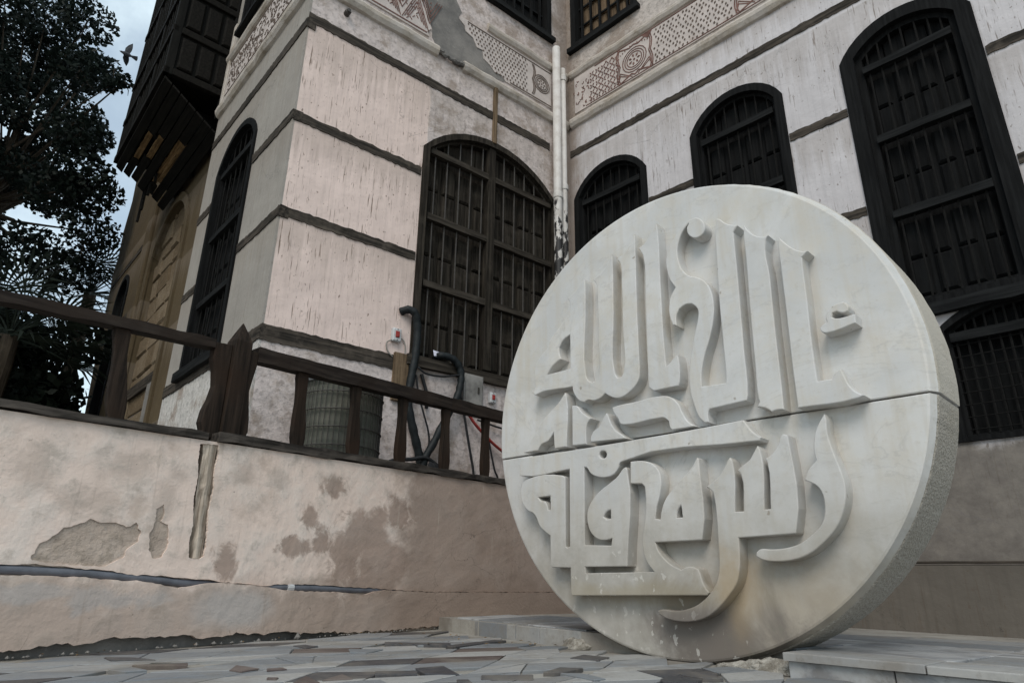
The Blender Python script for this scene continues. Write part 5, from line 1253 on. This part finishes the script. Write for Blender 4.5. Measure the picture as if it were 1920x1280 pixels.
# ================================================================== THE MARBLE DISC
disc = thing('calligraphy_disc', 'huge white marble disc carved with raised angular calligraphy, split in two halves', 'monument', FD)
CX, CZ, RD, TH, ZJ = -.195, 1.150, 1.178, .35, 1.000
def half_disc(up):
    r0 = RD-.021 if up else RD-.024; r1 = RD+(.004 if up else -.002); zj = ZJ+(.004 if up else -.004)
    rings = [(r0-.004, 0.0), (r0+.004, .003), (r1-.004, .040), (r1, .050), (r1, TH-.01), (r1-.012, TH)]
    mb = MB(); n = 150; rows = []
    for (r, y) in rings:
        a0 = math.asin((zj-CZ)/r); rows.append(len(mb.v))
        inset = .004 if y in (0.0,) else 0
        z_j = zj+(inset if up else -inset)
        if up: angs = np.linspace(a0, math.pi-a0, n)
        else: angs = np.linspace(math.pi-a0, 2*math.pi+a0, n)
        for a in angs:
            rr = r + (mnoise.noise(Vector((a*30, y*20, up*5)))*.0022 if y > .03 else 0)
            zz = CZ+rr*math.sin(a)
            zz = max(zz, z_j) if up else min(zz, z_j)
            mb.v.append((CX+rr*math.cos(a), y, zz))
    for k in range(len(rings)-1):
        for i in range(n-1):
            a, b = rows[k]+i, rows[k]+i+1; c, d = rows[k+1]+i+1, rows[k+1]+i
            mb.f.append((a, b, c, d)[::-1]); mb.mi.append(0 if k < 2 else 1)
        mb.f.append((rows[k], rows[k+1], rows[k+1]+n-1, rows[k]+n-1)[::-1]); mb.mi.append(0)
    mb.f.append(tuple(rows[0]+i for i in range(n))); mb.mi.append(0)
    mb.f.append(tuple(rows[-1]+i for i in range(n))[::-1]); mb.mi.append(1)
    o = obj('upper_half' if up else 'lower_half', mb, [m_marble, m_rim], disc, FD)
    return o
half_disc(True); half_disc(False)
for outer, holes in LETTERS:
    obj('raised_letter', raised(outer, holes, -.077, .012, .0045), m_marble, disc, FD)
# lump of cement bedding the disc, and a broken corner of the step
mb = MB(); n = 26; m_ = 9
for i in range(n+1):
    for k in range(m_+1):
        u = -.02+.52*i/n; t_ = k/m_; e = max(0.0, math.sin(math.pi*i/n))**.5
        h = (.016+.036*min(1, i/n*1.2))*e
        a = t_*math.pi/2
        mb.v.append((u, -.005-.085*math.cos(a)*e+.05*t_*0+random.uniform(-.007, .007), -.012+h*math.sin(a)*1.35+random.uniform(-.007, .007)))
for i in range(n):
    for k in range(m_):
        a = i*(m_+1)+k; mb.f.append((a, a+m_+1, a+m_+2, a+1)); mb.mi.append(0)
tag(obj('cement_bedding', mb, m_cement, None, FD), 'rough pale cement lump bedding the bottom of the marble disc', 'cement')
mb = MB(); n = 10
for i in range(6):
    for k in range(n):
        a = 2*math.pi*k/n; ph = math.pi/2*i/5; rr = math.cos(ph)*random.uniform(.75, 1.15)
        mb.v.append((-.84+.10*rr*math.cos(a), .07+.07*rr*math.sin(a), -.01+.055*math.sin(ph)*random.uniform(.8, 1.1)))
for i in range(5):
    for k in range(n): mb.f.append((i*n+k, i*n+(k+1) % n, (i+1)*n+(k+1) % n, (i+1)*n+k)); mb.mi.append(0)
tag(obj('cement_bedding', mb, m_cement, None, FD), 'small broken cement lump at the left foot of the marble disc', 'cement')

# ================================================================== TREES, PALMS, BIRD
def leaf_mesh(name, centers, sizes, n_per, leaf, mat, spread=0.5, seed=1, droop=0.0):
    r = np.random.default_rng(seed); V = []; tot = 0
    for c, s in zip(centers, sizes):
        k = max(6, int(n_per*s*s))
        d = r.normal(size=(k, 3)); d /= np.linalg.norm(d, axis=1)[:, None]
        rad = s*np.cbrt(r.uniform(.05, 1, k))[:, None]
        P = np.array(c)+d*rad*np.array([1, 1, .72])
        a = r.normal(size=(k, 3)); a[:, 2] -= droop; a /= np.linalg.norm(a, axis=1)[:, None]
        b = np.cross(a, r.normal(size=(k, 3))); b /= np.linalg.norm(b, axis=1)[:, None]
        L = leaf*r.uniform(.6, 1.3, k)[:, None]; Wd = L*.30
        V.append(np.stack([P-a*L*.5, P+b*Wd, P+a*L*.5, P-b*Wd], 1)); tot += k
    V = np.concatenate(V).reshape(-1, 3)
    me = bpy.data.meshes.new(name); me.vertices.add(len(V)); me.vertices.foreach_set('co', V.astype(np.float32).ravel())
    nf = len(V)//4; me.loops.add(nf*4); me.loops.foreach_set('vertex_index', np.arange(nf*4, dtype=np.int32))
    me.polygons.add(nf); me.polygons.foreach_set('loop_start', np.arange(0, nf*4, 4, dtype=np.int32)); me.polygons.foreach_set('loop_total', np.full(nf, 4, dtype=np.int32))
    me.materials.append(mat); me.update(); me.validate()
    return me
def tree(base, h_fork, ctr, rad, ncl, cl_size, n_per, leaf, label, seed, mat=m_leaf, trunk_r=.22, extra=()):
    r = np.random.default_rng(seed); t_ = thing('tree', label, 'tree', T(*base))
    base = np.array(base); fork = base+np.array([0, 0, h_fork]); cs = []
    while len(cs) < ncl:
        d = r.normal(size=3); d /= np.linalg.norm(d); q = np.array(ctr)+d*np.array(rad)*r.uniform(.25, 1.0)**.5
        cs.append(q)
    nb_ = len(cs); cs += [np.array(e[:3]) for e in extra]
    mb = MB()
    mb.tube([tuple(base), tuple(base+np.array([.05, 0, h_fork*.5])), tuple(fork)], [trunk_r*1.25, trunk_r, trunk_r*.85], 10)
    limbs = [fork+(np.array(ctr)-fork)*.5+np.array(rad)*.45*np.array([math.cos(a), math.sin(a), .3*math.sin(2*a)+.2]) for a in np.linspace(0, 2*math.pi, 7)[:-1]]
    for l in limbs:
        mid = fork+(l-fork)*.5+r.normal(size=3)*.12; mb.tube([tuple(fork), tuple(mid), tuple(l)], [trunk_r*.6, trunk_r*.42, trunk_r*.26], 8)
    for c in cs:
        l = min(limbs, key=lambda q: np.linalg.norm(q-c)); mid = (l+c)/2+r.normal(size=3)*.15
        mb.tube([tuple(l), tuple(mid), tuple(c)], [trunk_r*.2, .028, .009], 5)
        for k in range(3):
            e = c+r.normal(size=3)*cl_size*.45; mb.tube([tuple(c), tuple((c+e)/2+r.normal(size=3)*.05), tuple(e)], [.012, .008, .004], 4)
    obj('trunk', mb, m_bark, t_)
    me = leaf_mesh('crown', cs, [cl_size*r.uniform(.65, 1.25) for _ in range(nb_)]+[e[3] for e in extra], n_per, leaf, mat, seed=seed)
    link('crown', me, I4, t_)
    return t_
tree((-11.2, 10.6, 0.0), 4.0, (-11.0, 10.4, 8.6), (2.6, 2.6, 3.4), 66, .62, 2500, .105, 'tall dark leafy tree nearest the wooden bay, branches against the sky', 11, extra=[(-7.56, 8.94, 9.44, .5), (-7.68, 9.23, 8.65, .5), (-7.67, 9.61, 7.58, .55), (-7.42, 9.96, 6.61, .5), (-7.45, 10.2, 5.95, .5), (-7.66, 9.87, 6.95, .55), (-6.9, 9.29, 8.45, .16), (-7.1, 9.32, 8.42, .2), (-7.92, 10.47, 5.3, .55), (-8.1, 10.1, 9.4, .5), (-8.2, 10.1, 6.6, .55), (-8.5, 10.2, 5.6, .6)])
tree((-15.5, 12.5, 0.0), 4.5, (-14.6, 12.5, 8.4), (3.4, 3.0, 3.8), 46, .85, 900, .16, 'second dark leafy tree behind the first at the left edge', 23)
tree((-10.5, 6.0, 0.0), 3.5, (-10.6, 5.6, 7.2), (2.8, 2.6, 3.2), 44, .85, 900, .16, 'broad dark leafy tree reaching in from the left over the railing', 31)
tree((-12.0, 3.0, 0.0), 3.6, (-11.4, 3.2, 7.6), (2.8, 2.8, 3.0), 40, .9, 520, .22, 'large unseen leafy tree added left of the low wall to block sky light', 37)  # out of view, added so its crown darkens the left side
# dense shrubbery under the trees
def shrub(c, rad, ncl, label, seed, size=.55):
    r = np.random.default_rng(seed); t_ = thing('shrub', label, 'shrub', T(c[0], c[1], 0), 'dark shrubs under the trees'); cs = []
    for k in range(ncl):
        d = r.normal(size=3); d /= np.linalg.norm(d); cs.append(np.array(c)+d*np.array(rad)*r.uniform(.2, 1)**.5)
    mb = MB()
    for q in cs[::3]: mb.tube([(c[0]+random.uniform(-.2, .2), c[1]+random.uniform(-.2, .2), 0), tuple((np.array([c[0], c[1], c[2]*.5])+q)/2), tuple(q)], [.05, .03, .012], 5)
    obj('stem', mb, m_bark, t_)
    link('foliage', leaf_mesh('foliage', cs, [size]*len(cs), 900, .17, m_leaf2, seed=seed), I4, t_)
shrub((-7.4, 9.3, 2.6), (1.0, .9, 1.6), 24, 'dark shrub beside the ochre wall, right one of the bushes', 41)
shrub((-8.6, 8.9, 2.7), (1.1, .9, 1.7), 26, 'dark shrub in the middle of the bushes behind the railing', 42)
shrub((-9.3, 10.6, 2.6), (1.3, .9, 2.0), 30, 'dark shrub at the back of the bushes, under the fan palm', 44, .7)
shrub((-10.8, 9.4, 2.8), (1.3, .9, 2.0), 30, 'tallest dark shrub, behind the left end of the railing', 45, .7)
shrub((-9.6, 8.0, 2.6), (1.2, .9, 1.7), 26, 'dark shrub at the left edge of the picture behind the railing', 43)
def fan_palm(base, h, label, seed, nfr=22, L=1.0, up=.15):
    r = np.random.default_rng(seed); t_ = thing('fan_palm', label, 'palm', T(*base)); base = np.array(base, float); top = base+np.array([.1, 0, h])
    mb = MB(); pts = [tuple(base+(top-base)*k/8) for k in range(9)]; mb.tube(pts, [.17-.05*k/8+(.012 if k % 2 else 0) for k in range(9)], 10); obj('trunk', mb, m_bark, t_)
    for k in range(nfr):
        az = 2*math.pi*k/nfr*2.4+r.uniform(-.2, .2); el = r.uniform(-.6, 1.2)+up
        d = np.array([math.cos(az)*math.cos(el), math.sin(az)*math.cos(el), math.sin(el)]); hub = top+d*L*.75+np.array([0, 0, -.10*L*math.cos(el)])
        side = np.cross(d, [0, 0, 1.0]); side /= np.linalg.norm(side); nrm = np.cross(side, d)
        f = MB(); f.tube([tuple(top), tuple((top+hub)/2+np.array([0, 0, .03])), tuple(hub)], [.018, .013, .010], 5)
        for j in range(19):
            a = R(-125+250*j/18); q = d*math.cos(a)+side*math.sin(a); ll = L*.80*(1-.30*abs(j-9)/9)*r.uniform(.9, 1.05)
            w = np.cross(q, nrm); w /= np.linalg.norm(w); mid = hub+q*ll*.55; tip = hub+q*ll+np.array([0, 0, -.22*ll])*r.uniform(.5, 1.3)
            b = len(f.v); ww = .022*L
            f.v += [tuple(hub), tuple(mid+w*ww+nrm*.006), tuple(tip), tuple(mid-w*ww-nrm*.006)]; f.f.append((b, b+1, b+2, b+3)); f.mi.append(0)
        obj('frond', f, m_palm, t_)
fan_palm((-9.75, 13.7, 0), 6.3, 'fan palm with drooping fronds seen in the gap left of the ochre wall', 51, 24, 1.05)
fan_palm((-6.9, 8.3, 0), 3.3, 'low fan palm just behind the railing at the left edge', 52, 20, .95)
# pigeon in flight
bm_ = MB(); n = 10
prof = [(-.17, .004, 0), (-.13, .022, .0), (-.07, .048, 0), (0, .062, -.004), (.07, .052, 0), (.11, .034, .012), (.135, .030, .022), (.16, .026, .026), (.178, .012, .024), (.20, .003, .018)]
for x, r_, z in prof:
    for k in range(n): a = 2*math.pi*k/n; bm_.v.append((x, r_*math.cos(a), z+r_*math.sin(a)*.92))
for i in range(len(prof)-1):
    for k in range(n): bm_.f.append((i*n+k, i*n+(k+1) % n, (i+1)*n+(k+1) % n, (i+1)*n+k)); bm_.mi.append(0)
def plate(pts, th=.006):
    b = len(bm_.v); m = len(pts); bm_.v += [(x, y, z+th/2) for x, y, z in pts]+[(x, y, z-th/2) for x, y, z in pts]
    bm_.f.append(tuple(b+i for i in range(m))); bm_.f.append(tuple(b+m+i for i in range(m))[::-1]); bm_.mi += [0, 0]
    for i in range(m): bm_.f.append((b+i, b+m+i, b+m+(i+1) % m, b+(i+1) % m)); bm_.mi.append(0)
for s in (1, -1):
    plate([(.07, .03*s, .02), (.10, .14*s, .10), (.06, .24*s, .15), (-.02, .33*s, .17), (-.05, .27*s, .13), (-.07, .20*s, .10), (-.075, .13*s, .07), (-.06, .03*s, .02)])
plate([(-.12, .025, 0), (-.27, .07, -.005), (-.285, .03, -.005), (-.29, -.03, -.005), (-.27, -.07, -.005), (-.12, -.025, 0)])
bird = obj('pigeon', bm_, m_bird, None, T(-8.95, 11.91, 11.51) @ Matrix.Scale(.82, 4) @ Matrix.Rotation(R(205), 4, 'Z') @ Matrix.Rotation(R(-12), 4, 'Y') @ Matrix.Rotation(R(50), 4, 'X'), smooth=False)
tag(bird, 'grey pigeon flying in the gap of sky beside the wooden bay', 'bird')

# a few dry leaves blown against the step and the wall
mb = MB()
for k in range(34):
    if k < 22: x, y = random.gauss(-.15, .28), random.gauss(3.95, .25)
    else: q = FW @ Vector((random.uniform(-1.2, 1.3), -random.uniform(.03, .2), 0)); x, y = q.x, q.y
    if (FD.inverted() @ Vector((x, y, 0))).y > -.02 and y > 3.2: y -= .35
    a = random.uniform(0, 6.28); l = random.uniform(.018, .038); w = l*.4; zz = .006
    d = Vector((math.cos(a), math.sin(a), 0)); e = Vector((-d.y, d.x, 0)); c = Vector((x, y, zz)); b = len(mb.v)
    mb.v += [tuple(c-d*l*.5), tuple(c+e*w*.5+Vector((0, 0, .006))), tuple(c+d*l*.5+Vector((0, 0, .004))), tuple(c-e*w*.5+Vector((0, 0, .005)))]
    mb.f += [(b, b+3, b+2), (b, b+2, b+1)]; mb.mi += [0, 0]
tag(obj('fallen_leaves', mb, m_tan), 'small dry tan leaves scattered on the paving by the step', 'leaves', kind='stuff')
